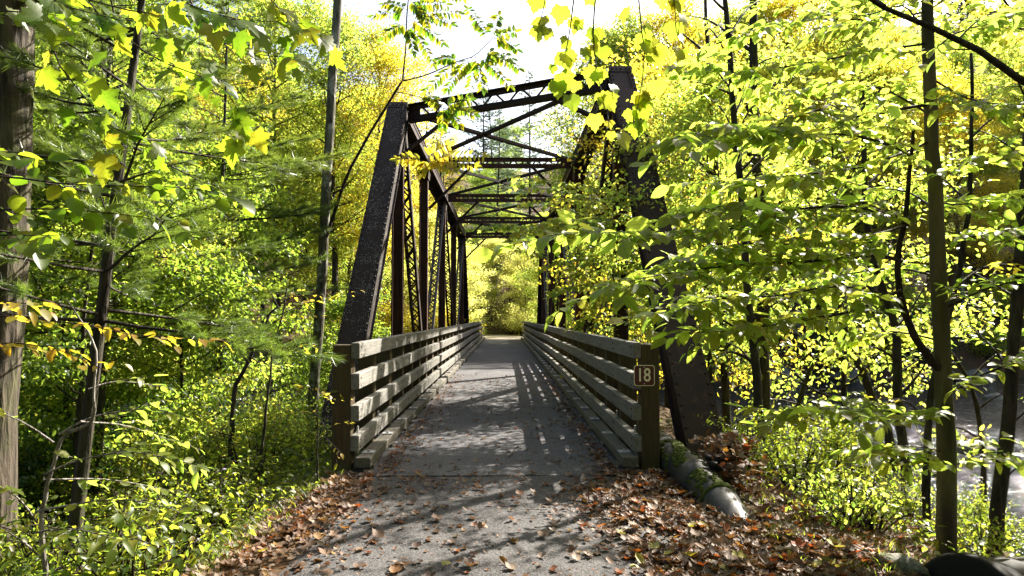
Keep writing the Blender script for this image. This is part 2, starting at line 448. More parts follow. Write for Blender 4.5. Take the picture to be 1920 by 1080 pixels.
M['flower'] = plain_mat('pale_lilac_petal', (.55, .5, .75), .7, .2, .1)
# ------------------------------------------------------------------ the setting: ground, river, trail
XC = -0.08                                  # middle line of the bridge
WATER = -2.5
def sstep(a, b, x):
    t = np.clip((x - a) / (b - a), 0, 1); return t * t * (3 - 2 * t)
def vnoise(x, y, s, seed=0.0):
    return (np.sin(x * s + seed) * np.cos(y * s * 1.13 - seed * .7) + .5 * np.sin(x * s * 2.3 + y * s * 1.7 + seed * 2) + .25 * np.cos(x * s * 4.9 - y * s * 4.1 + seed)) / 1.75
def bank_near(x):
    return np.where(x < 0, 12.5 + np.maximum(0, -x - 2) * 1.0, 12.0 + 5.5 * np.exp(-((x - 3.0) / 1.0) ** 2) - np.clip((x - 3) * .9, 0, 3.8)) + .8 * np.sin(x * .6)
def bank_far(x):
    return 43.0 + .12 * np.abs(x) + .9 * np.sin(x * .35 + 1)
def ground_z(x, y):
    x = np.asarray(x, float); y = np.asarray(y, float)
    dx = x - XC
    left = -np.clip((-dx - 1.75) * .42, 0, 1.5) - np.clip((-dx - 6) * .12, 0, 1.2)
    right = -np.clip((dx - 2.7) * .30, 0, 1.1)
    land = np.where(dx < 0, left, right)
    land = land + (.10 * vnoise(x, y, 1.1, 1.3) + .05 * vnoise(x, y, 3.1, 4)) * np.clip((np.abs(dx) - 1.5) / 1.2, 0, 1) - .03
    far = np.where(np.abs(dx) < 2.2, -.03, -.03 - .5 * np.exp(-((np.abs(dx) - 5) / 3) ** 2) + .25 * vnoise(x, y, .5, 2))
    far = far + np.clip((np.abs(dx) - 9) * .22, 0, 14) * sstep(44, 60, y)
    hill = np.clip((y - 66) * .42, 0, 34) + np.clip((np.abs(x) - 26) * .35, 0, 18)
    far = far + hill * sstep(50, 68, y)
    side = np.clip((-x - 22) * .32, 0, 16) * sstep(6, 14, y) * (1 - sstep(40, 60, y))
    t1 = sstep(bank_near(x) - 3.2, bank_near(x) + 1.6, y)
    t2 = sstep(bank_far(x) - 2.5, bank_far(x) + 1.8, y)
    bed = WATER - 1.0 + .3 * vnoise(x, y, .9, 7)
    z = land * (1 - t1) + bed * t1
    z = z * (1 - t2) + far * t2
    return z + side + .35 * vnoise(x, y, .35, 9) * np.clip((np.abs(dx) - 4) / 4, 0, 1)
def gz(x, y): return float(ground_z(x, y))

def grid_mesh(name, xs, ys, zf):
    X, Y = np.meshgrid(xs, ys); Z = zf(X, Y)
    v = np.stack([X.ravel(), Y.ravel(), Z.ravel()], 1)
    nx, ny = len(xs), len(ys)
    i = (np.arange(ny - 1)[:, None] * nx + np.arange(nx - 1)[None]).ravel()
    t = np.concatenate([np.stack([i, i + 1, i + nx + 1], 1), np.stack([i, i + nx + 1, i + nx], 1)])
    return mesh_arrays(name, v, t)
xs = np.unique(np.round(np.concatenate([np.linspace(-500, -40, 14), np.linspace(-40, -9, 45), np.linspace(-9, 9, 110), np.linspace(9, 40, 45), np.linspace(40, 500, 14)]), 3))
ys = np.unique(np.round(np.concatenate([np.linspace(-120, -6, 12), np.linspace(-6, 18, 130), np.linspace(18, 70, 110), np.linspace(70, 160, 40), np.linspace(160, 700, 12)]), 3))
tag(obj('ground', grid_mesh('ground', xs, ys, ground_z), M['ground']), kind='structure')
tag(obj('river', grid_mesh('river', np.linspace(-60, 75, 60), np.linspace(6, 50, 60), lambda X, Y: np.full_like(X, WATER)), M['water']), kind='structure')

def trail_edge(y, s):
    return XC + s * (1.52 + .10 * np.sin(y * 1.3 + s) + .05 * np.sin(y * 4.1 + 2 * s) + .28 * sstep(7.2, 3.5, y) + (0.2 if s > 0 else 0.0) * sstep(7.2, 4, y))
def trail_mesh(name, y0, y1, n, edge):
    v, f = [], []
    K = 12
    for i in range(n + 1):
        y = y0 + (y1 - y0) * i / n
        a, b = edge(y, -1), edge(y, 1)
        for k in range(K + 1):
            x = a + (b - a) * k / K
            e = min(k, K - k)
            v.append((x, y, .0 - (.055 if e == 0 else .012 if e == 1 else 0) + .006 * math.sin(x * 2.1 + y * 1.7)))
    for i in range(n):
        for k in range(K):
            q = i * (K + 1) + k
            f.append((q, q + 1, q + K + 2)); f.append((q, q + K + 2, q + K + 1))
    return mesh_arrays(name, v, f)
tag(obj('trail', trail_mesh('trail', -8, 7.18, 60, trail_edge), M['asphalt']), kind='structure')
M['gravel'] = asphalt_mat('pale_gravel', (.20, .17, .13), (.38, .33, .26))
tag(obj('far_trail', trail_mesh('far_trail', 52.02, 84, 30, lambda y, s: XC + s * 1.9 - (max(0, y - 60) ** 2) * .02), M['gravel']), kind='structure')

# ------------------------------------------------------------------ steel truss bridge
UNIT = {}
def unit_cube(mat):
    if mat.name not in UNIT:
        UNIT[mat.name] = MB().box(-.5, .5, -.5, .5, -.5, .5).mesh('unit_bar'); UNIT[mat.name].materials.append(mat)
    return UNIT[mat.name]
def piece(name, a, b, w, h, side, parent, mat, off=(0, 0, 0)):
    a = Vector(a) - Vector(off); b = Vector(b) - Vector(off); t = b - a; ln = t.length; t.normalize()
    sd = Vector(side); sd = (sd - t * sd.dot(t)).normalized(); u = t.cross(sd)
    o = bpy.data.objects.new(name, unit_cube(mat)); C.objects.link(o); o.parent = parent
    m = Matrix((sd * w, t * ln, u * h)).transposed().to_4x4(); m.translation = (a + b) / 2
    o.matrix_basis = m
    return o

bridge = thing('truss_bridge', 'dark rusted riveted steel through-truss bridge carrying the trail over the river', 'bridge', (0, 0, 0))
TR = 2.46
ZT, ZB = 6.55, -.75
TOPJ = {-1: [16.3, 21.5, 27.9, 34.3, 40.7], 1: [13.9, 21.5, 27.9, 34.3, 40.7]}
BOTJ = {-1: [9.9, 16.3, 21.5, 27.9, 34.3, 40.7, 47.1], 1: [7.5, 13.9, 21.5, 27.9, 34.3, 40.7, 46.2]}
XAX = Vector((1, 0, 0))
def rivet_rows(mb, rows, nrm, r=.024):
    nrm = Vector(nrm).normalized(); s1 = nrm.cross(Vector((.31, .77, .55))).normalized(); s2 = nrm.cross(s1)
    for p in rows:
        p = Vector(p); o = len(mb.v)
        for k in range(6):
            a = k * math.pi / 3; mb.v.append(tuple(p + (s1 * math.cos(a) + s2 * math.sin(a)) * r))
        for k in range(6):
            a = k * math.pi / 3; mb.v.append(tuple(p + nrm * r * .6 + (s1 * math.cos(a) + s2 * math.sin(a)) * r * .55))
        for k in range(6):
            j = (k + 1) % 6; mb.f.append((o + k, o + j, o + 6 + j, o + 6 + k))
        mb.f.append(tuple(o + 6 + k for k in range(6)))
def zig(mb, p0, p1, half, side, pitch, w, th, nrm, double=False):
    """lacing bars zigzagging between the two edges of a member"""
    p0 = Vector(p0); p1 = Vector(p1); t = (p1 - p0); ln = t.length; t.normalize(); side = Vector(side).normalized()
    n = max(2, int(round(ln / pitch))); st = ln / n
    for i in range(n):
        s = 1 if i % 2 else -1
        a = p0 + t * (i * st) + side * half * s; b = p0 + t * ((i + 1) * st) - side * half * s
        mb.bar(a, b, w, th, side)
        if double:
            o = Vector(nrm) * th * 1.2
            mb.bar(p0 + t * (i * st) - side * half * s + o, p0 + t * ((i + 1) * st) + side * half * s + o, w, th, side)
def box_member(name, p0, p1, w, d, mat, lit, cap=False, lattice=True, rivet_step=.16):
    """riveted box: cover plate, two webs with flange angles, lattice on the open side; `lit` is the cover's outward direction"""
    p0 = Vector(p0); p1 = Vector(p1); t = (p1 - p0).normalized(); u = Vector(lit); u = (u - t * u.dot(t)).normalized()
    ln = (p1 - p0).length
    mb = MB()
    mb.bar(p0 + u * (d / 2), p1 + u * (d / 2), w, .022, XAX)
    for s in (-1, 1):
        e = XAX * s
        mb.bar(p0 + e * (w / 2 - .045), p1 + e * (w / 2 - .045), .016, d - .026, XAX)
        mb.bar(p0 + e * (w / 2 - .055 + .062) - u * (d / 2 - .008) - e * .04, p1 + e * (w / 2 + .007) - u * (d / 2 - .008) - e * .04, .085, .016, XAX)
        mb.bar(p0 + e * (w / 2 - .028) + u * (d / 2 - .062), p1 + e * (w / 2 - .028) + u * (d / 2 - .062), .014, .095, XAX)
    o = obj(name, mb.mesh(name), mat, bridge)
    rb = MB(); n = int(ln / rivet_step)
    rows = []
    for i in range(n):
        q = p0 + t * ((i + .5) * rivet_step) + u * (d / 2 + .011)
        rows += [q + XAX * (w / 2 - .04), q - XAX * (w / 2 - .04)]
    if cap:
        for k in range(5):
            q = p1 - t * .12 + u * (d / 2 + .022) + XAX * ((k - 2) * w / 5.2); rows += [q, q - t * .0]
        for k in range(9):
            q = p1 - t * (.06 + k * .09) + u * (d / 2 + .022) + XAX * (w / 2 - .10) ; rows.append(q)
        cb = MB(); cb.bar(p1 - t * .22 + u * (d / 2 + .0165), p1 + u * (d / 2 + .0165), w - .012, .012, XAX)
        cb.bar(p1 - u * (d / 2 - .012), p1 + u * (d / 2 - .014), w - .02, .02, XAX)
        obj('cap_plate', cb.mesh('cap_plate'), mat, o)
    rivet_rows(rb, rows, u)
    for s in (-1, 1):
        r2 = [p0 + t * ((i + .5) * rivet_step * 1.3) + XAX * s * (w / 2 - .0205) + u * (d / 2 - .065) for i in range(int(ln / rivet_step / 1.3))]
        rivet_rows(rb, r2, XAX * s, .017)
    obj('rivet_rows', rb.mesh('rivet_rows', smooth=False), mat, o, kind='stuff')
    if lattice:
        lb = MB(); zig(lb, p0 + t * .25 - u * (d / 2 + .004), p1 - t * .25 - u * (d / 2 + .004), w / 2 - .02, XAX, .34, .055, .010, -u, True)
        obj('lattice', lb.mesh('lattice'), mat, o, kind='stuff')
    return o
def laced_member(name, p0, p1, w, d, mat, pitch=.26, axis=XAX, web=.02):
    """two channels joined by zigzag lacing on both faces"""
    p0 = Vector(p0); p1 = Vector(p1); t = (p1 - p0).normalized(); u = t.cross(axis).normalized()
    mb = MB()
    for s in (-1, 1):
        e = axis * s * (w / 2)
        mb.bar(p0 + e, p1 + e, web, d, axis)
        for q in (-1, 1):
            mb.bar(p0 + e - axis * s * .032 + u * q * (d / 2 - .006), p1 + e - axis * s * .032 + u * q * (d / 2 - .006), .05, .012, axis)
    o = obj(name, mb.mesh(name), mat, bridge)
    lb = MB()
    for q in (-1, 1): zig(lb, p0 + u * q * (d / 2 + .006), p1 + u * q * (d / 2 + .006), w / 2 - .03, axis, pitch, .045, .010, u * q)
    obj('lattice', lb.mesh('lattice'), mat, o, kind='stuff')
    return o
def h_member(name, p0, p1, w, d, mat):
    mb = MB(); p0 = Vector(p0); p1 = Vector(p1)
    mb.bar(p0, p1, w - .03, .016, XAX)
    for s in (-1, 1): mb.bar(p0 + XAX * s * w / 2, p1 + XAX * s * w / 2, .02, d, XAX)
    o = obj(name, mb.mesh(name), mat, bridge)
    return o

for s in (-1, 1):
    x = XC + s * TR
    tj, bj = TOPJ[s], BOTJ[s]
    near_mat = M['steel_spot'] if s < 0 else M['steel']
    e = box_member('end_post', (x, bj[0] - .12, ZB - .2), (x, tj[0] + .02, ZT + .12), .47, .36, near_mat, (0, -1, .6), cap=True)
    if s < 0: e['label'] = 'dark end post peppered with pale lichen spots'
    box_member('end_post', (x, bj[-1], ZB), (x, tj[-1] - .04, ZT + .05), .45, .34, M['steel'], (0, 1, .6), rivet_step=.4)
    for i in range(len(tj) - 1):
        g = .21 if i == 0 else .004
        box_member('top_chord', (x, tj[i] + g, ZT), (x, tj[i + 1] - .004, ZT), .47, .36, M['steel'], (0, 0, 1), rivet_step=.2 if i < 2 else .5)
    for i in range(len(bj) - 1):
        mb = MB()
        for q in (-.14, .14): mb.bar((x + q, bj[i] + .005, ZB), (x + q, bj[i + 1] - .005, ZB), .03, .20, XAX)
        obj('bottom_chord', mb.mesh('bottom_chord'), M['steel'], bridge)
    for i, yj in enumerate(tj):
        h_member('vertical_post', (x, yj, ZB + .12), (x, yj, ZT - .2), .25, .20, M['steel_red'])
    # diagonals: hip down to the first inner joint, then a zigzag of laced members
    laced_member('diagonal', (x + .0, tj[0] + .25, ZT - .25), (x, bj[2] - .2, ZB + .2), .26, .20, M['steel'])
    laced_member('diagonal', (x, bj[2] + .22, ZB + .2), (x, tj[2] - .25, ZT - .22), .27, .20, M['steel_blue'])
    laced_member('diagonal', (x, tj[2] + .25, ZT - .22), (x, bj[4] - .22, ZB + .2), .27, .20, M['steel'])
    laced_member('diagonal', (x, bj[4] + .22, ZB + .2), (x, tj[4] - .25, ZT - .22), .27, .20, M['steel_blue'])
    # gusset plates where members meet
    for yj in tj[1:]:
        gm = MB()
        for q in (-.158, .158): gm.raw([(x+q-.008,yj-.45,ZT-.14),(x+q+.008,yj-.45,ZT-.14),(x+q+.008,yj+.45,ZT-.14),(x+q-.008,yj+.45,ZT-.14),
                                         (x+q-.008,yj-.25,ZT-.55),(x+q+.008,yj-.25,ZT-.55),(x+q+.008,yj+.25,ZT-.55),(x+q-.008,yj+.25,ZT-.55)],
                                        [(0,1,2,3),(7,6,5,4),(0,4,5,1),(1,5,6,2),(2,6,7,3),(3,7,4,0)])
        obj('gusset_plate', gm.mesh('gusset_plate'), M['steel'], bridge)

def strut(i, a, b, deep, n, mat, top_w=.16):
    """transverse strut of two flange angles with separate lacing bars between them"""
    a = Vector(a); b = Vector(b); t = (b - a).normalized(); up = Vector((0, 0, 1)); fw = t.cross(up).normalized()
    mb = MB()
    for s in (-1, 1):
        c = up * s * deep / 2
        mb.bar(a + c, b + c, top_w, .026, fw)
        mb.bar(a + c - up * s * .074 + fw * .02, b + c - up * s * .055 + fw * .02, .014, .12, fw)
    o = obj('portal_strut' if i == 0 else 'sway_strut', mb.mesh('strut'), mat, bridge)
    ln = (b - a).length; st = (ln - .7) / n
    for e in (a + t * .17, b - t * .17):
        piece('end_plate', e - t * .17, e + t * .17, .012, deep - .04, fw, o, mat)
    for k in range(n):
        q = -1 if k % 2 else 1
        p0 = a + t * (.35 + k * st) + up * q * (deep / 2 - .04); p1 = a + t * (.35 + (k + 1) * st) - up * q * (deep / 2 - .04)
        piece('lacing_bar', p0, p1, .012, .045, fw, o, mat)
        if False:
            piece('lacing_bar', p0 - up * q * (deep - .08) + fw * .016, p1 + up * q * (deep - .08) + fw * .016, .012, .045, fw, o, mat)
    if i >= 2:
        piece('middle_plate', (a + b) / 2 - t * .12 + fw * .03, (a + b) / 2 + t * .12 + fw * .03, .012, deep - .03, fw, o, mat)
    return o
inn = TR - .24
for i in range(5):
    yl, yr = TOPJ[-1][i], TOPJ[1][i]
    a = Vector((XC - inn, yl, ZT)); b = Vector((XC + inn, yr, ZT))
    deep = .40 if i == 0 else .30
    strut(i, a, b, deep, 13 if i == 0 else 20, M['steel'] if i == 0 else M['steel_red'], .20 if i == 0 else .12)
    t = (b - a).normalized()
    for s, e, yy in ((1, a, yl), (-1, b, yr)):       # knee braces down to the posts
        drop = 1.35 if i == 0 else 1.5
        run = 1.25
        yb = yy - (drop * .88 if i == 0 else 0)
        p0 = e + t * s * run - Vector((0, 0, deep / 2 + .01)); p1 = Vector((e.x - s * (.02 if i == 0 else .08), yb, ZT - drop))
        kb = MB(); kb.bar(p0, p1, .13, .014, (0, 1, 0)); kb.bar(p0 + Vector((0, .055, .045)), p1 + Vector((0, .055, .045)), .014, .09, (0, 1, 0))
        obj('knee_brace', kb.mesh('knee_brace'), M['steel'], bridge)
for i in range(4):                                     # crossed lateral bracing overhead
    zt = ZT + (.05 if i == 0 else 0)
    for s in (-1, 1):
        a = Vector((XC + s * (inn - .05), TOPJ[s][i] + .3, zt)); b = Vector((XC - s * (inn - .05), TOPJ[-s][i + 1] - .25, zt + s * .035))
        lb = MB(); w = .13 if i == 0 else .09
        lb.bar(a, b, w, .014, XAX); lb.bar(a + Vector((0, .0, .05)), b + Vector((0, 0, .05)), .014, .09, XAX)
        obj('lateral_brace', lb.mesh('lateral_brace'), M['steel'], bridge)
for yj in (9.9, 16.3, 21.5, 27.9, 34.3, 40.7, 46.0):
    mb = MB()
    mb.box(XC - TR + .3, XC + TR - .3, yj - .12, yj + .12, -.46, -.44); mb.box(XC - TR + .3, XC + TR - .3, yj - .008, yj + .008, -.96, -.464); mb.box(XC - TR + .3, XC + TR - .3, yj - .12, yj + .12, -.98, -.963)
    obj('floor_beam', mb.mesh('floor_beam'), M['steel'], bridge)
for q in (-1.1, -.4, .4, 1.1):
    mb = MB(); mb.box(XC + q - .07, XC + q + .07, 7.4, 51.8, -.43, -.16); obj('stringer', mb.mesh('stringer'), M['post'], bridge)
dk = MB()
ye = [7.2, 9.35, 12.6, 17.4, 22.2, 27, 31.8, 36.6, 41.4, 46.2, 52.0]
for i in range(len(ye) - 1):                            # deck slabs with joints between
    mb = MB(); mb.box(XC - 1.80, XC + 1.80, ye[i] + .006, ye[i + 1] - .006, -.15, .002)
    obj('deck_slab', mb.mesh('deck_slab'), M['deck'], bridge)
for s in (-1, 1):                                       # bearing shoes under the near end posts
    x = XC + s * TR; y0 = BOTJ[s][0]
    mb = MB(); mb.box(x - .34, x + .34, y0 - .45, y0 + .35, ZB - .46, ZB - .38); mb.box(x - .2, x + .2, y0 - .25, y0 + .2, ZB - .38, ZB - .12)
    obj('bearing_shoe', mb.mesh('bearing_shoe'), M['steel'], bridge)

def abutment(y0, y1, label):
    t = thing('abutment', label, 'abutment', (XC, (y0 + y1) / 2, -4.2))
    off = (XC, (y0 + y1) / 2, -4.2)
    rng = random.Random(int(y0))
    for k in range(8):
        z0 = -4.6 + k * .42; z1 = z0 + .405
        if z1 > -1.2: break
        x = XC - 3.4
        while x < XC + 3.3:
            w = rng.uniform(.7, 1.25); e = min(x + w, XC + 3.4)
            j = rng.uniform(-.03, .03)
            obj('stone_block', MB().box(x + .008, e - .008, y0 + j, y1 + j, z0, z1).mesh('stone_block', off, bevel=.02), M['rock'], t); x = e
    obj('bridge_seat', MB().box(XC - 3.5, XC + 3.5, y0 - .08, y1 + .08, -1.23 , -1.215 + .0).mesh('bridge_seat', off), M['concrete'], t)
    return t
abutment(8.4, 10.6, 'stone block abutment under the near end of the bridge')
abutment(45.4, 47.6, 'stone block abutment under the far end of the bridge')

# ------------------------------------------------------------------ timber railings
Y0, Y1 = 7.42, 51.9
RAILZ = [(1.20, 1.37), (.86, 1.035), (.525, .695), (.205, .365)]
post_me = MB().box(-.1, .1, -.1, .1, -.42, 1.36).mesh('post', bevel=.008)
plank_me, kerb_me = {}, {}
def railing(s, label):
    rng = random.Random(5 + s)
    t = thing('wooden_railing', label, 'railing', (XC + s * 1.6, (Y0 + Y1) / 2, 0))
    base = Vector(t.location)
    n = 37
    ysp = [Y0 + .1 + (Y1 - Y0 - .2) * i / (n - 1) for i in range(n)]
    bolts = MB()
    wig = lambda y: .018 * math.sin(y * .33 + s) + .010 * math.sin(y * 1.1 + 2)
    for y in ysp:
        p = obj('post', post_me, M['post'], t, Vector((XC + s * 1.68 + wig(y), y, rng.uniform(-.012, .0))) - base)
        p.rotation_euler = (rng.uniform(-.006, .006), rng.uniform(-.008, .008), rng.uniform(-.03, .03))
        for z0, z1 in RAILZ[0:4]:
            for q in (-.04, .04):
                c = Vector((XC + s * (1.6 - .1055) + wig(y), y, (z0 + z1) / 2 + q))
                rivet_rows(bolts, [c - base], (-s, 0, 0), .013)
    for k, (z0, z1) in enumerate(RAILZ):
        per = 4
        for i in range(0, n - 1, per):
            j = min(i + per, n - 1)
            a = ysp[i] - (.10 if i == 0 else -.004); b = ysp[j] + (.10 if j == n - 1 else -.004)
            ln = round(b - a, 3); key = (ln, k == 0)
            if key not in plank_me:
                hh = .0865 if k == 0 else .085
                m = MB()
                for q in range(9):
                    pass
                plank_me[key] = MB().box(-.045, .045, -ln / 2, ln / 2, -hh, hh).mesh('rail', bevel=.007)
            o = obj('rail', plank_me[key], M['rail'], t, Vector((XC + s * (1.6 - .062) + (wig(a) + wig(b)) / 2, (a + b) / 2, (z0 + z1) / 2 + rng.uniform(-.008, .008))) - base)
            o.rotation_euler = (rng.uniform(-.0016, .0016), rng.uniform(-.02, .02), -(wig(b) - wig(a)) / (b - a))
    obj('bolt_heads', bolts.mesh('bolt_heads'), M['iron'], t, kind='stuff')
    # kerb timbers on spacer blocks, each fixed by a plate
    y = Y0 - .08
    while y < Y1:
        ln = 2.4; e = min(y + ln, Y1); ln = round(e - y, 3)
        if ln not in kerb_me: kerb_me[ln] = MB().box(-.08, .08, -ln / 2 + .006, ln / 2 - .006, -.055, .055).mesh('kerb_timber', bevel=.009)
        o = obj('kerb_timber', kerb_me[ln], M['kerb'], t, Vector((XC + s * (1.425 + rng.uniform(-.012, .012)), (y + e) / 2, .095 + rng.uniform(-.006, .008))) - base)
        o.rotation_euler = (rng.uniform(-.003, .003), rng.uniform(-.02, .02), rng.uniform(-.005, .005))
        y = e
    for y in ysp:
        obj('spacer_block', unit_cube(M['kerb']), None, t, Vector((XC + s * 1.41, y + .12, .022)) - base).scale = (.15, .22, .036)
        if y < 30:
            pl = obj('fixing_plate', unit_cube(M['galv']), None, t, Vector((XC + s * 1.415, y + .12, .162)) - base); pl.scale = (.13, .13, .012)
            st = obj('fixing_strap', unit_cube(M['galv']), None, t, Vector((XC + s * 1.535, y + .1, .30)) - base); st.scale = (.016, .045, .30) if y < 8.8 else (.012, .04, .18)
            obj('bolt', unit_cube(M['galv']), None, t, Vector((XC + s * 1.415, y + .12, .176)) - base).scale = (.03, .03, .022)
    return t
railing(-1, 'weathered four-rail timber railing on the left side of the bridge deck')
railing(1, 'weathered four-rail timber railing on the right side of the bridge deck, carrying the sign')

# ------------------------------------------------------------------ trail sign 18
def rounded(w, h, r, n=5):
    pts = []
    for cx, cy, a0 in ((w/2-r, h/2-r, 0), (-w/2+r, h/2-r, 90), (-w/2+r, -h/2+r, 180), (w/2-r, -h/2+r, 270)):
        for k in range(n + 1):
            a = RAD(a0 + 90 * k / n); pts.append((cx + r * math.cos(a), cy + r * math.sin(a)))
    return pts
def slab(pts, y0, y1):
    n = len(pts); mb = MB()
    mb.raw([(x, y0, z) for x, z in pts] + [(x, y1, z) for x, z in pts],
           [tuple(range(n)), tuple(reversed(range(n, 2 * n)))] + [(i, i + n, (i + 1) % n + n, (i + 1) % n) for i in range(n)])
    return mb
sx, sy, sz = XC + 1.60, Y0 - .004, 1.020
sign = thing('trail_sign', 'small square brown sign reading 18 in cream numerals on the right railing post', 'sign', (sx, sy, sz))
obj('sign_panel', slab(rounded(.225, .225, .03), -.004, 0).mesh('sign_panel'), M['signwhite'], sign, (0, -.002, 0))
obj('sign_face', slab(rounded(.210, .210, .026), -.0025, 0).mesh('sign_face'), M['signbrown'], sign, (0, -.006, 0))
obj('sign_border', None or slab(rounded(.225, .225, .03), -.001, 0).mesh('sign_border'), M['signwhite'], sign, (0, -.0005, 0))
def digit(ch, cx):
    cu = bpy.data.curves.new('digit', 'FONT'); cu.body = ch; cu.size = .205; cu.align_x = 'CENTER'; cu.align_y = 'CENTER'; cu.extrude = .001; cu.offset = .0018
    o = bpy.data.objects.new('tmp', cu); C.objects.link(o)
    dg = bpy.context.evaluated_depsgraph_get(); me = bpy.data.meshes.new_from_object(o.evaluated_get(dg)); bpy.data.objects.remove(o)
    d = obj('digit', me, None, sign, (cx, -.0105, 0)); me.materials.clear(); me.materials.append(M['signwhite']); d.rotation_euler = (RAD(90), 0, 0); d.scale = (.8, 1.0, 1.0)
digit('1', -.048); digit('8', .030)
for z in (.088, -.088):
    bm = MB(); rivet_rows(bm, [(0, 0, 0)], (0, -1, 0), .008); obj('bolt', bm.mesh('bolt'), M['galv'], sign, (0, -.0087, z))

# ------------------------------------------------------------------ pipe beside the bridge
pp = [(2.05, 5.1, -.52), (2.0, 5.55, -.26), (1.95, 6.2, -.045), (1.89, 7.0, .07), (1.86, 8.0, .11), (1.86, 12, .10), (1.86, 20, .08), (1.86, 47, .06)]
pipe = thing('utility_pipe', 'grey mossy steel pipe running along the outside of the right railing', 'pipe', (1.9, 7.5, -.1))
def smooth_line(pts, n):
    pts = [Vector(p) for p in pts]; out = []
    for i in range(len(pts) - 1):
        a, b = pts[i], pts[i + 1]; p = pts[max(i - 1, 0)]; q = pts[min(i + 2, len(pts) - 1)]
        for k in range(n):
            t = k / n
            out.append(.5 * ((2 * a) + (b - p) * t + (2 * p - 5 * a + 4 * b - q) * t * t + (3 * a - p - 3 * b + q) * t ** 3))
    out.append(pts[-1]); return out
obj('pipe_barrel', MB().tube(pp[:3] + pp[3:], .18, 24).mesh('pipe_barrel', pipe.location, smooth=True), M['pipe'], pipe)
def collar(y, r, w):
    for i in range(len(pp) - 1):
        if pp[i][1] <= y <= pp[i + 1][1]:
            a, b = Vector(pp[i]), Vector(pp[i + 1]); c = a + (b - a) * ((y - a.y) / (b.y - a.y)); t = (b - a).normalized()
            obj('coupling', MB().tube([c - t * w, c - t * w * .9, c + t * w * .9, c + t * w], [r * .97, r, r, r * .97], 24).mesh('coupling', pipe.location, smooth=True), M['pipe'], pipe)
            return c
c0 = collar(6.75, .198, .12); collar(12.5, .198, .12)
vm = MB()
for k, (dx, dz, r) in enumerate(((.12, .19, .040), (.17, .15, .035), (.10, .24, .03), (.20, .20, .028))):
    q = c0 + Vector((dx, -.10 + k * .05, dz)); vm.tube([q - Vector((0, .06, 0)), q - Vector((0, .03, 0)), q + Vector((0, .03, 0)), q + Vector((0, .06, 0))], [r * .6, r, r, r * .6], 8)
obj('clamp_bolts', vm.mesh('clamp_bolts', pipe.location, smooth=True), M['iron'], pipe, kind='stuff')
rngm = np.random.default_rng(3)
mv, mf = MB(), None
for k in range(1500):                                   # tufts of moss along the top of the pipe
    y = 5.7 + rngm.random() * 2.0; a = rngm.normal(1.9, .42)
    i = 2 if y < 7 else 3
    f = (y - pp[i][1]) / (pp[i + 1][1] - pp[i][1]) if i + 1 < len(pp) else 0
    c = Vector(pp[i]).lerp(Vector(pp[i + 1]), max(0, min(1, f)))
    d = vnoise(y * 2.0, a * 1.5, 2.2, 3)
    if d < -.12: continue
    q = c + Vector((math.cos(a), 0, math.sin(a))) * .181; r = .012 + .016 * rngm.random()
    rivet_rows(mv, [q], (math.cos(a), .2 * rngm.normal(), math.sin(a)), r)
obj('moss', mv.mesh('moss', pipe.location, smooth=True), M['moss'], pipe, kind='stuff')

# ------------------------------------------------------------------ black culvert rim at the lower right
cv = thing('culvert_pipe', 'black culvert pipe half buried at the lower right by the slender beech trunk', 'pipe', (3.6, 4.3, -.65))
mb = MB()
ax = Vector((1, .25, -.10)).normalized()
c0v = Vector((2.95, 4.32, -.31)); ringn = 28
pts, rr = [], []
for k in range(17):
    pts.append(c0v + ax * (k * .1)); rr.append(.42 + (.018 if k % 2 else 0))
obj('culvert_barrel', MB().tube(pts, rr, ringn).mesh('culvert_barrel', cv.location, smooth=True), M['iron'], cv)
obj('culvert_rim', MB().tube([c0v - ax * .05, c0v - ax * .04, c0v + ax * .03, c0v + ax * .04], [.43, .46, .46, .43], ringn).mesh('culvert_rim', cv.location, smooth=True), M['iron'], cv)

# ------------------------------------------------------------------ boulders
def boulder_mesh(seed, r=1.0, flat=.65):
    bm = bmesh.new(); bmesh.ops.create_icosphere(bm, subdivisions=3, radius=1)
    for v in bm.verts:
        n = mnoise.noise(v.co * 1.1 + Vector((seed * 7.1, seed, 0))) * .45 + mnoise.noise(v.co * 3.2 + Vector((0, seed * 3.3, 1))) * .14
        v.co = v.co * (1 + n); v.co.z *= flat
    me = bpy.data.meshes.new('boulder'); bm.to_mesh(me); bm.free()
    me.polygons.foreach_set('use_smooth', np.full(len(me.polygons), True)); me.materials.append(M['rock'])
    return me
BOULD = [boulder_mesh(i) for i in range(4)]
def boulder(x, y, r, label, i, z=None, group=None):
    z0 = gz(x, y) if z is None else z
    o = obj('boulder', BOULD[i % 4], None, None, (x, y, z0 + r * .15)); o.scale = (r, r * .8, r * .8); o.rotation_euler = (0, 0, i * 1.7)
    tag(o, label, 'rock', group); return o
p = P(1600, 905, 8.2); boulder(4.35, 8.4, .62, 'broad flat sunlit rock on the river bank left of the slender trunk', 0)
boulder(2.75, 4.75, .15, 'small grey stone in the leaf litter at the lower right', 1)
boulder(3.12, 4.75, .17, 'pale rounded stone at the foot of the slender beech', 2)
boulder(6.3, 9.2, .5, 'boulder at the water edge right of the slender beech trunk', 3)
rngb = random.Random(8)
for k in range(16):
    x = rngb.uniform(5, 32); y = float(bank_far(np.array(x))) - rngb.uniform(.0, 2.5)
    boulder(x, y, rngb.uniform(.5, 1.5), 'dark boulder along the far bank of the river', k, WATER - .1, 'boulders along the far bank')
for k in range(9):
    x = rngb.uniform(7, 26); y = rngb.uniform(18, 38)
    boulder(x, y, rngb.uniform(.3, .8), 'dark wet rock standing in the river', k + 1, WATER - .12, 'rocks standing in the river')
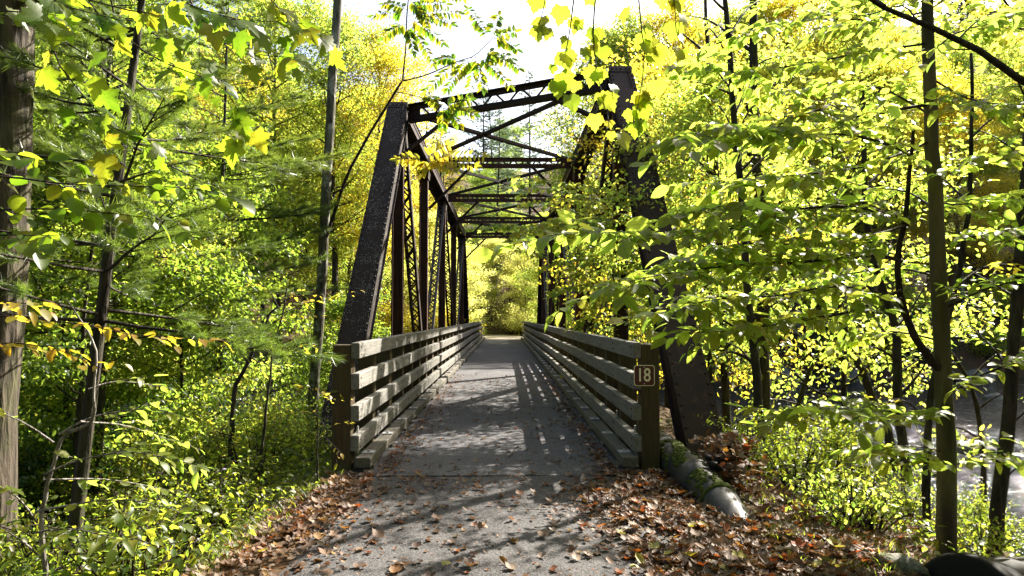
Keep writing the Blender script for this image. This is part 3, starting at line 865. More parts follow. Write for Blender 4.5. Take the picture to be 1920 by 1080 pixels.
# ------------------------------------------------------------------ leaves
def tpl_ellipse(rows, w=.3, fold=.25, bend=.25, curl=0.0, skew=0.0):
    """pointed oval blade along +Y, unit length, folded along the midrib and drooping at the tip"""
    prof = lambda y: w * (math.sin(math.pi * min(1, y) ** .85)) ** .8
    v = [(0, 0, 0)]; rowi = []
    zf = lambda x, y: fold * abs(x) - bend * y * y + curl * x
    for y in rows:
        wx = prof(y)
        rowi.append(len(v)); v += [(-wx + skew * y * y, y, zf(wx, y) - curl * wx * 2), (skew * y * y, y, -bend * y * y), (wx + skew * y * y, y, zf(wx, y))]
    v.append((skew, 1.0, -bend)); t = []
    r = rowi[0]; t += [(0, r + 1, r), (0, r + 2, r + 1)]
    for a, b in zip(rowi[:-1], rowi[1:]):
        t += [(a, a + 1, b + 1), (a, b + 1, b), (a + 1, a + 2, b + 2), (a + 1, b + 2, b + 1)]
    r = rowi[-1]; e = len(v) - 1; t += [(r, r + 1, e), (r + 1, r + 2, e)]
    v = np.array(v); uv = np.stack([v[:, 0] + .5 - skew * v[:, 1] ** 2, v[:, 1]], 1)
    return v, np.array(t), uv
def tpl_lobed(half, fold=.12, bend=.25, cup=.1, cy=.36):
    pts = [(x, y) for x, y in half] + [(-x, y) for x, y in reversed(half[1:-1])]
    v = [(0, cy, 0)] + [(x, y, fold * abs(x) - bend * max(0, y - .1) ** 2 - cup * (x * x + (y - cy) ** 2)) for x, y in pts]
    n = len(pts); t = [(0, 1 + i, 1 + (i + 1) % n) for i in range(n)]
    v = np.array(v); return v, np.array(t), np.stack([v[:, 0] + .5, v[:, 1]], 1)
MAPLE = [(0, .02), (.10, .00), (.30, -.06), (.27, .06), (.36, .12), (.33, .20), (.58, .40), (.43, .44), (.40, .52), (.22, .50), (.30, .70), (.17, .72), (.14, .82), (0, 1.02)]
SYCAM = [(0, .05), (.14, -.02), (.34, -.05), (.38, .10), (.50, .18), (.52, .34), (.62, .52), (.44, .54), (.36, .66), (.24, .66), (.22, .80), (.10, .86), (0, 1.0)]
near_rows = (.12, .34, .60, .84); mid_rows = (.28, .70)
T_NEAR = [tpl_ellipse(near_rows, .27, .28, .25), tpl_ellipse(near_rows, .30, .15, .10, .1), tpl_ellipse(near_rows, .25, .45, .38, -.1, .08), tpl_ellipse(near_rows, .28, .2, .5, .15, -.06), tpl_ellipse(near_rows, .31, .30, -.05)]
T_MID = [tpl_ellipse(mid_rows, .28, .28, .25)]
T_ROUND = [tpl_ellipse(near_rows, .40, .2, .2), tpl_ellipse(near_rows, .42, .1, .35, .1), tpl_ellipse(near_rows, .37, .3, .05, -.1)]
T_MAPLE = [tpl_lobed(MAPLE), tpl_lobed(MAPLE, .3, .1, .25), tpl_lobed(MAPLE, .05, .5, .0), tpl_lobed(MAPLE, -.2, .3, .3)]
T_SYC = [tpl_lobed(SYCAM, .1, .2, .1), tpl_lobed(SYCAM, .25, .1, .2), tpl_lobed(SYCAM, .05, .45, .0)]
T_LEAFLET = [tpl_ellipse(mid_rows, .22, .2, .3), tpl_ellipse(mid_rows, .24, .35, .15)]
T_NARROW = [tpl_ellipse(mid_rows, .17, .2, .3), tpl_ellipse(mid_rows, .16, .35, .15)]
T_FAR = [(np.array([(0, 0, 0), (-.27, .48, .07), (0, 1, -.10), (.27, .48, .07)], float), np.array([(0, 2, 1), (0, 3, 2)]), np.array([(.5, 0), (.2, .5), (.5, 1), (.8, .5)]))]
T_NEEDLE = [(np.array([(-.012, 0, 0), (.012, 0, 0), (0, 1, -.10)], float), np.array([(0, 1, 2)]), np.array([(0, 0), (1, 0), (.5, 1)]))]
T_LITTER = [tpl_lobed(MAPLE, .35, -.3, -.5), tpl_lobed(MAPLE, -.1, .6, .5), tpl_ellipse(mid_rows, .3, .6, -.4, .2), tpl_ellipse(mid_rows, .33, -.2, .5, .3), tpl_lobed(SYCAM, .3, -.5, -.4)]

def frames(d, n):
    d = d / (np.linalg.norm(d, axis=1, keepdims=True) + 1e-9)
    x = np.cross(d, n); x /= (np.linalg.norm(x, axis=1, keepdims=True) + 1e-9)
    z = np.cross(x, d)
    return np.stack([x, d, z], 2)               # columns: side, along, normal
def leaf_mesh(name, tpls, pos, R, s, rng, off=(0, 0, 0)):
    pos = np.asarray(pos) - np.array(off); pick = rng.integers(0, len(tpls), len(pos))
    V, T, U, base = [], [], [], 0
    for i, (tv, tt, tu) in enumerate(tpls):
        k = pick == i
        if not k.any(): continue
        v = np.einsum('nij,kj->nki', R[k], tv) * s[k][:, None, None] + pos[k][:, None, :]
        m = v.shape[0]
        V.append(v.reshape(-1, 3)); U.append(np.tile(tu, (m, 1)))
        T.append((tt[None] + (np.arange(m) * len(tv))[:, None, None]).reshape(-1, 3) + base); base += m * len(tv)
    return mesh_arrays(name, np.concatenate(V), np.concatenate(T), np.concatenate(U))
def tubes_mesh(name, lines, sides=5, off=(0, 0, 0)):
    """many tapered tubes; lines = [(pts, radii)]"""
    by = {}
    for p, r in lines: by.setdefault(len(p), []).append((p, r))
    V, T, base = [], [], 0
    for K, ls in by.items():
        p = np.array([[tuple(q) for q in a] for a, _ in ls], float) - np.array(off); r = np.array([b for _, b in ls], float)
        t = np.empty_like(p); t[:, 1:-1] = p[:, 2:] - p[:, :-2]; t[:, 0] = p[:, 1] - p[:, 0]; t[:, -1] = p[:, -1] - p[:, -2]
        t /= np.linalg.norm(t, axis=2, keepdims=True) + 1e-9
        mean = t.mean(1); ref = np.where(np.abs(mean[:, 2:3]) < .75, np.array([[0, 0, 1.]]), np.array([[1., 0, 0]]))
        a = np.cross(t, ref[:, None, :]); a /= np.linalg.norm(a, axis=2, keepdims=True) + 1e-9; b = np.cross(t, a)
        ang = np.arange(sides) * 2 * math.pi / sides
        ring = p[:, :, None, :] + r[:, :, None, None] * (a[:, :, None, :] * np.cos(ang)[None, None, :, None] + b[:, :, None, :] * np.sin(ang)[None, None, :, None])
        n = len(ls); V.append(ring.reshape(-1, 3))
        k = np.arange(sides); k2 = (k + 1) % sides
        q = (np.arange(n)[:, None, None] * K * sides + np.arange(K - 1)[None, :, None] * sides)
        i0, i1 = q + k, q + k2
        T.append(np.concatenate([np.stack([i0, i1, i1 + sides], -1).reshape(-1, 3), np.stack([i0, i1 + sides, i0 + sides], -1).reshape(-1, 3)]) + base)
        base += n * K * sides
    return mesh_arrays(name, np.concatenate(V), np.concatenate(T))

def resample(pts, n):
    pts = np.array([tuple(p) for p in pts], float)
    if len(pts) > 2: pts = np.array([tuple(p) for p in smooth_line(pts, 6)])
    d = np.concatenate([[0], np.cumsum(np.linalg.norm(np.diff(pts, axis=0), axis=1))])
    s = np.linspace(0, d[-1], n)
    return np.stack([np.interp(s, d, pts[:, i]) for i in range(3)], 1), d[-1]

LEAF_ME = {}
class Plant:
    """a near plant: trunk, one mesh per main branch with its twigs, single leaves, and the remaining foliage"""
    def __init__(s, seed): s.rng = np.random.default_rng(seed); s.br = []; s.pos = []; s.dir = []; s.nrm = []; s.size = []
    def leaf(s, p, d, n, z): s.pos.append(p); s.dir.append(d); s.nrm.append(n); s.size.append(z)
    def leaf_line(s, line, gap, z, up, flat, start=.1, hang=0.0, ang=.9, jit=.25):
        ln = np.linalg.norm(np.diff(line, axis=0), axis=1).sum(); m = max(1, int(ln * (1 - start) / gap)); sd = 1 if s.rng.random() < .5 else -1
        for k in range(m + 1):
            f = start + (1 - start) * (k + s.rng.uniform(-.25, .25)) / max(1, m); f = min(max(f, 0), 1)
            i = min(int(f * (len(line) - 1)), len(line) - 2); fr = f * (len(line) - 1) - i
            p = line[i] * (1 - fr) + line[i + 1] * fr; t = line[i + 1] - line[i]; t = t / (np.linalg.norm(t) + 1e-9)
            side = np.cross(t, up); side /= np.linalg.norm(side) + 1e-9
            last = k == m
            d = t if last else t * (1 - ang * .5) + side * sd * ang
            d = d + s.rng.normal(0, jit, 3) + np.array((0, 0, -hang)); sd = -sd
            n = up + s.rng.normal(0, flat, 3)
            s.leaf(p, d, n, z * s.rng.uniform(.5, 1.18))
    def spray(s, pts, r0, r1=.002, leaf=.09, gap=.045, twig=.4, tgap=.13, up=(0, 0, 1), flat=.35, start=.12, hang=.1, sub=True, K=12, ang=.9, bare=False):
        line, ln = resample(pts, K); wob = s.rng.normal(0, .012 * ln / K ** .5, (K, 3)); wob[0] = 0; line = line + np.cumsum(wob, 0) * .6
        lines = [(line, np.linspace(r0, r1, K))]
        if bare: s.br.append(lines); return line
        up = np.array(up, float); m = max(1, int(ln * (1 - start) / tgap)); sd = 1
        for k in range(m):
            f = start + (1 - start) * (k + s.rng.uniform(.1, .9)) / m; i = min(int(f * (K - 1)), K - 2); p = line[i] + (line[i + 1] - line[i]) * (f * (K - 1) - i)
            t = line[i + 1] - line[i]; t /= np.linalg.norm(t); side = np.cross(t, up); side /= np.linalg.norm(side) + 1e-9
            tl = twig * s.rng.uniform(.45, 1.1) * (1 - .45 * f)
            d = t * .75 + side * sd * .75 + s.rng.normal(0, .18, 3); d /= np.linalg.norm(d); sd = -sd
            u = np.linspace(0, 1, 5)[:, None]
            tw = p + d * tl * u + t * tl * .18 * u * u + np.array((0, 0, -1)) * tl * hang * u * u + np.cumsum(s.rng.normal(0, .012 * tl, (5, 3)), 0) * u
            lines.append((tw, np.linspace(max(r1, r0 * .28 * (1 - f * .6)), .0012, 5)))
            s.leaf_line(tw, gap, leaf, up, flat, .12, hang, ang)
            if sub and tl > .28:
                for q in (.35, .6):
                    p2 = tw[int(q * 4)]; sgn = 1 if s.rng.random() < .5 else -1; d2 = d * .7 + np.cross(d, up) * sgn * .7 + s.rng.normal(0, .15, 3); l2 = tl * .45
                    t2 = p2 + d2 / np.linalg.norm(d2) * l2 * u + np.array((0, 0, -1)) * l2 * hang * u * u
                    lines.append((t2, np.linspace(.0022, .001, 5))); s.leaf_line(t2, gap, leaf * .92, up, flat, .2, hang, ang)
        s.leaf_line(line[int(K * .55):], gap * 1.2, leaf, up, flat, .1, hang, ang)
        s.br.append(lines); return line
    def build(s, name, label, cat, trunk, tpls, lmat, bmat, tmat=None, base=None, nparts=300, sides=5, group=None, trunk_sides=14, branch_name='branch'):
        base = Vector(base if base is not None else trunk[0][0]); t = thing(name, label, cat, base, group)
        if trunk is not None:
            pts, rad = trunk; K = max(10, 4 * len(pts)); line, ln = resample(pts, K); rr = np.interp(np.linspace(0, 1, K), np.linspace(0, 1, len(rad)), rad)
            line = line + np.cumsum(s.rng.normal(0, .006, (K, 3)), 0) * np.array((1, 1, 0))
            rr = rr * (1 + s.rng.normal(0, .025, K))
            me = MB().tube([Vector(q) for q in line], list(rr), trunk_sides).mesh('trunk', base, smooth=True)
            obj('trunk', me, tmat or bmat, t)
        for lines in s.br:
            obj(branch_name, tubes_mesh('branch', lines, sides, base), bmat, t)
        if s.pos:
            pos = np.array(s.pos); R = frames(np.array(s.dir), np.array(s.nrm)); z = np.array(s.size)
            px, py, d = project(pos + R[:, :, 1] * z[:, None] * .5)
            sc = np.where((px > 5) & (px < 1915) & (py > 5) & (py < 1075) & (d > .3), z * F / np.maximum(d, .3), 0)
            order = np.argsort(-sc); pick = [i for i in order[:nparts] if sc[i] > 10]
            rest = np.setdiff1d(np.arange(len(pos)), pick)
            for i in pick:
                k = int(s.rng.integers(0, len(tpls))); key = (id(tpls), k, lmat.name)
                if key not in LEAF_ME:
                    LEAF_ME[key] = mesh_arrays('leaf', *tpls[k]); LEAF_ME[key].materials.append(lmat)
                o = bpy.data.objects.new('leaf', LEAF_ME[key]); C.objects.link(o); o.parent = t
                m = Matrix(R[i] * z[i]).to_4x4(); m.translation = Vector(pos[i]) - base; o.matrix_basis = m
            if len(rest): obj('foliage', leaf_mesh('foliage', tpls, pos[rest], R[rest], z[rest], s.rng, base), lmat, t, kind='stuff')
        return t
UP = np.array((0, 0, 1.0))

# ------------------------------------------------------------------ whole trees for the wood around
def crown_tree(seed, H, base, R, n_limb, n_leaf, leaf, shape='round', tr=.16, sig=.42, tpl=T_FAR, sides=5, lean=.0, droop=.0, up_bias=.7):
    rng = np.random.default_rng(seed); lines = []; cent = []; wts = []
    K = 12; h = np.linspace(0, H * .96, K); wob = np.cumsum(rng.normal(0, .05 * H / 14, (K, 2)), 0); wob[0] = 0
    trunk = np.stack([wob[:, 0] + lean * h, wob[:, 1], h], 1)
    lines.append((trunk, tr * np.linspace(1.15, .16, K) ** 1.0))
    for i in range(n_limb):
        f = (i + rng.uniform(.1, .9)) / n_limb; z = base + (H - base) * f * .93; az = i * 2.399 + rng.normal(0, .35)
        prof = {'round': math.sin(math.pi * (.16 + .80 * f)) ** .7, 'cone': (1 - f) ** .75 * .95 + .06, 'low': (1 - f * .75) ** .6}[shape]
        ln = R * prof * rng.uniform(.65, 1.15); el = (.15 + .7 * f) if shape != 'cone' else .05 + .25 * f
        p0 = np.array([np.interp(z, h, trunk[:, 0]), np.interp(z, h, trunk[:, 1]), z]); d = np.array([math.cos(az) * math.cos(el), math.sin(az) * math.cos(el), math.sin(el)])
        u = np.linspace(0, 1, 6)[:, None]
        lb = p0 + d * ln * u + np.array([0, 0, 1]) * ln * (.12 - droop) * u * u + np.cumsum(rng.normal(0, .035 * ln, (6, 3)), 0) * u
        r0 = tr * (.42 - .25 * f); lines.append((lb, np.linspace(r0, .008, 6)))
        for j in range(int(rng.integers(4, 8))):
            q = rng.uniform(.3, .98); k = min(int(q * 5), 4); p1 = lb[k] + (lb[k + 1] - lb[k]) * (q * 5 - k); sgn = -1 if j % 2 else 1
            side = np.cross(d, UP) * sgn; d2 = d * .55 + side * .75 + rng.normal(0, .28, 3); d2 /= np.linalg.norm(d2); l2 = ln * rng.uniform(.22, .48) * (1.15 - .5 * q)
            b2 = p1 + d2 * l2 * np.linspace(0, 1, 4)[:, None] + np.array([0, 0, -droop]) * l2 * (np.linspace(0, 1, 4)[:, None] ** 2)
            lines.append((b2, np.linspace(r0 * .35, .005, 4)))
            for q2 in (.35, .7, 1.0):
                cent.append(p1 + (b2[-1] - p1) * q2); wts.append(rng.uniform(.35, 1.5))
        for q in (.55, .8, 1.0): cent.append(lb[int(q * 5)]); wts.append(rng.uniform(.5, 1.3))
    cent = np.array(cent); wts = np.array(wts); wts /= wts.sum()
    c = rng.choice(len(cent), n_leaf, p=wts)
    off = rng.normal(0, 1, (n_leaf, 3)) * np.array([sig, sig, sig * .5])
    pos = cent[c] + off
    out = pos - np.array([0, 0, H * .5]); out[:, 2] *= .3; out /= np.linalg.norm(out, axis=1, keepdims=True) + 1e-6
    d = out * .5 + rng.normal(0, .6, (n_leaf, 3)) + np.array([0, 0, -.25]); n = UP * up_bias + rng.normal(0, .55, (n_leaf, 3))
    s = leaf * rng.uniform(.6, 1.2, n_leaf)
    return tubes_mesh('trunk', lines, sides), leaf_mesh('crown', tpl, pos, frames(d, n), s, rng)
def pine_tree(seed, H, base, R, whorls, tr=.18, needle=.16, per=46, tufts=9, needle_w=1.0, droop=.12):
    rng = np.random.default_rng(seed); lines = []; tp, td = [], []
    K = 12; h = np.linspace(0, H, K); wob = np.cumsum(rng.normal(0, .02, (K, 2)), 0); wob[0] = 0
    lines.append((np.stack([wob[:, 0], wob[:, 1], h], 1), tr * np.linspace(1.1, .1, K)))
    for i in range(whorls):
        f = i / whorls; z = base + (H - base) * f
        for j in range(int(rng.integers(3, 6))):
            az = rng.uniform(0, 6.28); ln = R * ((1 - f) ** .7 * .95 + .07) * rng.uniform(.55, 1.1); el = .08 + .35 * f + rng.normal(0, .08)
            d = np.array([math.cos(az) * math.cos(el), math.sin(az) * math.cos(el), math.sin(el)]); u = np.linspace(0, 1, 6)[:, None]
            p0 = np.array([np.interp(z, h, wob[:, 0]), np.interp(z, h, wob[:, 1]), z + rng.normal(0, .1)])
            lb = p0 + d * ln * u + np.array([0, 0, -droop]) * ln * u * (1 - u * .6) + np.cumsum(rng.normal(0, .02 * ln, (6, 3)), 0) * u
            lines.append((lb, np.linspace(tr * (.3 - .2 * f), .004, 6)))
            m = max(2, int(tufts * ln / R))
            for k in range(m):
                q = .35 + .65 * (k + rng.random()) / m; a = min(int(q * 5), 4); p1 = lb[a] + (lb[a + 1] - lb[a]) * (q * 5 - a); sgn = -1 if k % 2 else 1
                side = np.cross(d, UP) * sgn; d2 = d * .7 + side * rng.uniform(.3, .9) + np.array([0, 0, rng.normal(.08, .12)]); d2 /= np.linalg.norm(d2); l2 = ln * rng.uniform(.12, .3)
                lines.append((np.stack([p1, p1 + d2 * l2 * .5, p1 + d2 * l2]), np.array([.006, .004, .003])))
                for q2 in np.arange(.3, 1.01, .12 if l2 > .4 else .22): tp.append(p1 + d2 * l2 * q2); td.append(d2)
    tp = np.array(tp); td = np.array(td); n = len(tp) * per
    idx = np.repeat(np.arange(len(tp)), per)
    d = td[idx] * .9 + rng.normal(0, .45, (n, 3)); s = needle * rng.uniform(.7, 1.15, n)
    tpl = [(T_NEEDLE[0][0] * np.array([needle_w, 1, 1]), T_NEEDLE[0][1], T_NEEDLE[0][2])]
    return tubes_mesh('trunk', lines, 5), leaf_mesh('crown', tpl, tp[idx] + rng.normal(0, .015, (n, 3)), frames(d, rng.normal(0, 1, (n, 3))), s, rng)
def shrub(seed, H, R, stems, n_leaf, leaf, tpl=T_MID, sig=.16, up_bias=.8):
    rng = np.random.default_rng(seed); lines = []; cent = []
    for i in range(stems):
        az = rng.uniform(0, 6.28); r = R * rng.uniform(.15, 1) ** .7; hh = H * rng.uniform(.55, 1.05) * (1 - .35 * (r / R) ** 2); u = np.linspace(0, 1, 6)[:, None]
        tip = np.array([math.cos(az) * r, math.sin(az) * r, hh]); b0 = np.array([math.cos(az), math.sin(az), 0]) * R * .12 * rng.random()
        ln = b0 + (tip - b0) * u * np.array([1, 1, 1]) + np.array([0, 0, 1]) * hh * .18 * (u - u * u) * 2 + np.cumsum(rng.normal(0, .03 * H, (6, 3)), 0) * u
        lines.append((ln, np.linspace(.012, .003, 6)))
        for q in (.45, .6, .75, .88, 1.0):
            k = min(int(q * 5), 4); p = ln[k] + (ln[k + 1] - ln[k]) * (q * 5 - k); cent.append(p)
            d = rng.normal(0, 1, 3) * np.array([1, 1, .35]); e = p + d / np.linalg.norm(d) * R * .28; cent.append(e); lines.append((np.stack([p, (p + e) / 2, e]), np.array([.005, .004, .002])))
    cent = np.array(cent); c = rng.integers(0, len(cent), n_leaf); pos = cent[c] + rng.normal(0, 1, (n_leaf, 3)) * np.array([sig, sig, sig * .55]); pos[:, 2] = np.maximum(pos[:, 2], .03)
    d = rng.normal(0, .6, (n_leaf, 3)) + (pos - np.array([0, 0, H * .4])) * np.array([.5, .5, .1]) + np.array([0, 0, -.1]); n = UP * up_bias + rng.normal(0, .45, (n_leaf, 3))
    return tubes_mesh('stem', lines, 4), leaf_mesh('foliage', tpl, pos, frames(d, n), leaf * rng.uniform(.6, 1.2, n_leaf), rng)
class Proto:
    def __init__(s, meshes, names): s.me = meshes; s.names = names
    def place(s, name, label, cat, x, y, rz, sc, mats, group=None, z=None, tilt=(0, 0), sz=None):
        t = thing(name, label, cat, (x, y, (gz(x, y) - .05) if z is None else z), group, rz)
        t.rotation_euler = (tilt[0], tilt[1], rz); t.scale = (sc, sc, sz or sc)
        for me, nm, mt in zip(s.me, s.names, mats):
            if not me.materials: me.materials.append(mt)
            o = obj(nm, me, None, t); o.material_slots[0].link = 'OBJECT'; o.material_slots[0].material = mt
        return t
TREE = ('trunk', 'crown'); SHR = ('stem', 'foliage')
PA = [Proto(crown_tree(11 + i, 19, 5.5, 4.6, 34, 34000, .165, tr=.2, sig=.50), TREE) for i in range(2)]
PB = [Proto(crown_tree(31 + i, 14, 2.6, 4.4, 34, 32000, .145, tr=.16, sig=.42, shape='low'), TREE) for i in range(2)]
PC = [Proto(crown_tree(51 + i, 7.5, 1.6, 2.5, 24, 17000, .105, tr=.06, sig=.27, tpl=T_MID, shape='round', up_bias=1.0), TREE) for i in range(2)]
PS = [Proto(crown_tree(41 + i, 15, 4.5, 4.2, 24, 9000, .15, tr=.13, sig=.5, tpl=T_MID), TREE) for i in range(2)]
PF = [Proto(pine_tree(71, 21, 3, 4.0, 34, .2, .20, 26, 12, 2.6), TREE)]
PD = [Proto(shrub(81 + i, 1.9, 1.25, 26, 4200, .085), SHR) for i in range(3)]
PE = [Proto(shrub(91 + i, 2.3, 1.5, 30, 4600, .105, T_NARROW, .16, .6), SHR) for i in range(2)]
PG = [Proto(shrub(101 + i, .75, .55, 18, 700, .06, T_MID, .09, 1.0), SHR) for i in range(2)]
# ------------------------------------------------------------------ near plants
def px(pts, d0, d1=None):
    d1 = d0 if d1 is None else d1; n = len(pts)
    return [P(x, y, d0 + (d1 - d0) * i / max(1, n - 1)) for i, (x, y) in enumerate(pts)]
def rooted(v, sink=.15): return Vector((v.x, v.y, gz(v.x, v.y) - sink))

# slender beech at the right with its layered sprays
b = Plant(1)
tr = px([(1770, 690), (1757, 400), (1745, 150), (1738, -150), (1730, -700)], 5.4); foot = P(1775, 1062, 5.4)
trunk = [rooted(foot), P(1774, 900, 5.4)] + tr
b.spray(px([(1770, 700), (1722, 640), (1692, 560), (1686, 480), (1703, 410), (1712, 320), (1716, 230)], 5.38, 5.1), .034, .012, bare=True)
for pts, d0, d1, r in [
    ([(1703, 410), (1640, 395), (1560, 385), (1450, 395), (1370, 380), (1310, 388)], 5.2, 3.7, .016),
    ([(1712, 300), (1690, 280), (1600, 255), (1490, 265), (1420, 255), (1350, 260)], 5.2, 4.0, .013),
    ([(1690, 490), (1630, 478), (1540, 490), (1400, 500), (1250, 520), (1140, 545)], 5.2, 3.7, .016),
    ([(1748, 195), (1585, 215), (1530, 200), (1440, 232), (1340, 235), (1270, 260)], 5.4, 3.6, .014),
    ([(1560, 385), (1420, 420), (1200, 432), (1035, 438)], 4.7, 3.4, .008),
    ([(1688, 545), (1600, 580), (1480, 600), (1380, 615), (1290, 620)], 5.2, 4.2, .014),
    ([(1777, 790), (1680, 772), (1560, 765), (1440, 775)], 5.4, 4.4, .009),
    ([(1760, 330), (1830, 300), (1960, 270)], 5.4, 4.6, .010), ([(1762, 470), (1840, 440), (1970, 430)], 5.4, 4.7, .010),
    ([(1768, 580), (1850, 540), (1980, 510)], 5.4, 4.6, .011), ([(1776, 740), (1850, 700), (1970, 660)], 5.4, 4.9, .010),
    ([(1752, 150), (1830, 190), (1970, 200)], 5.4, 4.4, .009), ([(1745, 80), (1650, 90), (1520, 110), (1400, 130), (1300, 120)], 5.4, 4.4, .011),
    ([(1742, 20), (1640, 40), (1500, 40), (1400, 60)], 5.4, 4.6, .010), ([(1755, 260), (1640, 310), (1500, 330), (1420, 335), (1345, 345)], 5.4, 4.4, .011),
    ([(1706, 420), (1600, 450), (1480, 455), (1340, 470), (1240, 500)], 5.2, 4.2, .011), ([(1690, 560), (1580, 540), (1450, 560), (1320, 575), (1220, 600)], 5.2, 4.3, .010),
    ([(1778, 850), (1700, 835), (1620, 850)], 5.4, 5.0, .006), ([(1778, 880), (1840, 850), (1900, 850)], 5.4, 5.2, .006),
    ([(1757, 400), (1700, 360), (1600, 345), (1480, 300)], 5.4, 6.4, .011), ([(1762, 520), (1680, 505), (1560, 520), (1430, 540)], 5.4, 6.6, .011),
    ([(1766, 640), (1660, 620), (1560, 650)], 5.4, 6.4, .010), ([(1750, 220), (1660, 170), (1560, 160), (1420, 180)], 5.4, 6.6, .011),
    ([(1745, 100), (1800, 60), (1900, 40)], 5.4, 5.8, .009), ([(1760, 380), (1820, 380), (1930, 350)], 5.4, 6.0, .009)]:
    b.spray(px(pts, d0, d1), r, .0022, leaf=.125, gap=.045, twig=.50, tgap=.10, flat=.33, hang=.12)
b.build('beech_tree', 'slender beech at the right with broad layers of glowing yellow-green leaves', 'tree', (trunk, [.075, .066, .058, .048, .04, .032, .01]), T_NEAR, M['lf_beech'], M['bark_twig'], M['bark_beech'])

# tree out at the right whose dark bough crosses the top corner
b = Plant(2)
tb = [Vector((4.9, 3.9, gz(4.9, 3.9) - .2)), Vector((4.95, 3.95, 2.2)), Vector((5.0, 4.0, 5)), Vector((5.2, 4.2, 9))]
b.spray([Vector((4.97, 3.97, 2.4))] + px([(2060, 210), (1920, 148), (1840, 92), (1720, 40), (1640, 0), (1500, -90)], 4.1, 3.7), .040, .008, bare=True)
for pts, d0, d1 in [([(1840, 92), (1780, 95), (1700, 100)], 4.0, 3.8), ([(1720, 40), (1690, 10), (1620, 30), (1540, 20)], 3.9, 4.2), ([(1800, 70), (1850, 30), (1930, 10)], 3.95, 4.2), ([(1900, 135), (1930, 200), (1960, 300)], 4.05, 4.3), ([(1660, 10), (1600, -20), (1480, 10)], 3.8, 4.6)]:
    b.spray(px(pts, d0, d1), .006, .0016, leaf=.09, gap=.06, twig=.34, tgap=.14, flat=.4, hang=.15)
b.build('leaning_tree', 'tree at the right edge sending a bare dark bough across the top corner', 'tree', (tb, [.12, .1, .08, .03]), T_NEAR, M['lf_yg'], M['bark_dark'], M['bark_dark'])

# leaning trunk at the right edge
b = Plant(3)
f6 = P(1868, 1045, 7.0)
tb = [rooted(f6)] + px([(1872, 960), (1890, 800), (1900, 640), (1918, 450), (1932, 200), (1950, -200)], 7.0)
for pts, d1 in [([(1900, 700), (1850, 640), (1800, 600), (1740, 590)], 7.6), ([(1910, 560), (1840, 520), (1760, 480)], 7.8), ([(1890, 800), (1940, 760), (1990, 740)], 6.8), ([(1880, 900), (1920, 870), (1960, 880)], 6.8), ([(1925, 300), (1850, 250), (1750, 230)], 8), ([(1915, 420), (1990, 380)], 7)]:
    b.spray(px(pts, 7.0, d1), .012, .002, leaf=.085, gap=.06, twig=.5, tgap=.16, flat=.45)
b.build('young_tree', 'young leaning tree at the right edge by the water', 'tree', (tb, [.072, .066, .06, .055, .048, .04, .02]), T_NEAR, M['lf_green'], M['bark_twig'], M['bark_dark'], nparts=150)

# sycamore boughs hanging from above
b = Plant(4)
tb = [Vector((6.3, 4.6, gz(6.3, 4.6) - .2)), Vector((6.3, 4.7, 2)), Vector((6.2, 4.8, 5.5)), Vector((6.0, 5.0, 10))]
b.spray([Vector((6.22, 4.8, 5.0)), Vector((4.2, 5.0, 5.6)), Vector((2.4, 5.1, 5.3)), Vector((.9, 5.2, 4.7)), Vector((.2, 5.2, 4.4))], .045, .012, bare=True)
for pts in [[(1095, -150), (1075, 0), (1062, 80), (1045, 150)], [(1140, -160), (1112, 30), (1118, 130), (1135, 200), (1148, 250)], [(1040, -120), (1025, -10), (1010, 50)], [(1180, -160), (1200, 20), (1208, 120), (1195, 230)], [(1250, -160), (1265, 0), (1275, 90)]]:
    b.spray(px(pts, 5.15, 5.0), .010, .002, leaf=.145, gap=.15, twig=.22, tgap=.19, up=(0, -.8, .5), flat=.4, hang=.7, sub=False, start=.3, ang=.8)
b.build('sycamore', 'sycamore whose large lobed leaves hang over the right end of the portal', 'tree', (tb, [.16, .14, .11, .03]), T_SYC, M['lf_syc'], M['bark_twig'], M['bark_mottled'])

# maple leaves at the top left, hanging close
b = Plant(5)
tb = [Vector((-4.4, 2.5, gz(-4.4, 2.5) - .2)), Vector((-4.4, 2.5, 2)), Vector((-4.2, 2.7, 4.5)), Vector((-4.1, 2.8, 8))]
b.spray([Vector((-4.25, 2.6, 3.9)), Vector((-3, 2.9, 4.0)), Vector((-2.0, 3.1, 3.7)), Vector((-.9, 3.3, 3.35))], .03, .006, bare=True)
for pts, d0, d1 in [([(-150, -60), (100, -25), (260, 20), (420, 30), (570, 40)], 3.0, 3.2), ([(90, -60), (97, 90), (150, 170), (215, 240), (285, 268)], 3.2, 3.3), ([(330, -80), (380, 50), (470, 100), (560, 110)], 3.1, 3.3), ([(200, -90), (215, 40), (290, 110), (420, 170), (450, 250)], 3.2, 3.4), ([(-100, 40), (0, 20), (110, 30)], 2.9, 2.8), ([(450, -90), (500, -10), (560, 50), (600, 70)], 3.2, 3.4), ([(10, -90), (100, 0), (230, 40)], 2.8, 2.9), ([(250, -90), (340, 0), (450, 40)], 2.8, 2.9)]:
    b.spray(px(pts, d0, d1), .006, .0014, leaf=.125, gap=.09, twig=.24, tgap=.10, up=(.1, -.5, .75), flat=.35, hang=.4, sub=False, start=.3, ang=.85)
b.build('maple_tree', 'maple at the left edge with big spotted leaves hanging into the top left corner', 'tree', (tb, [.13, .12, .1, .03]), T_MAPLE, M['lf_maple'], M['bark_twig'], M['bark_dark'])

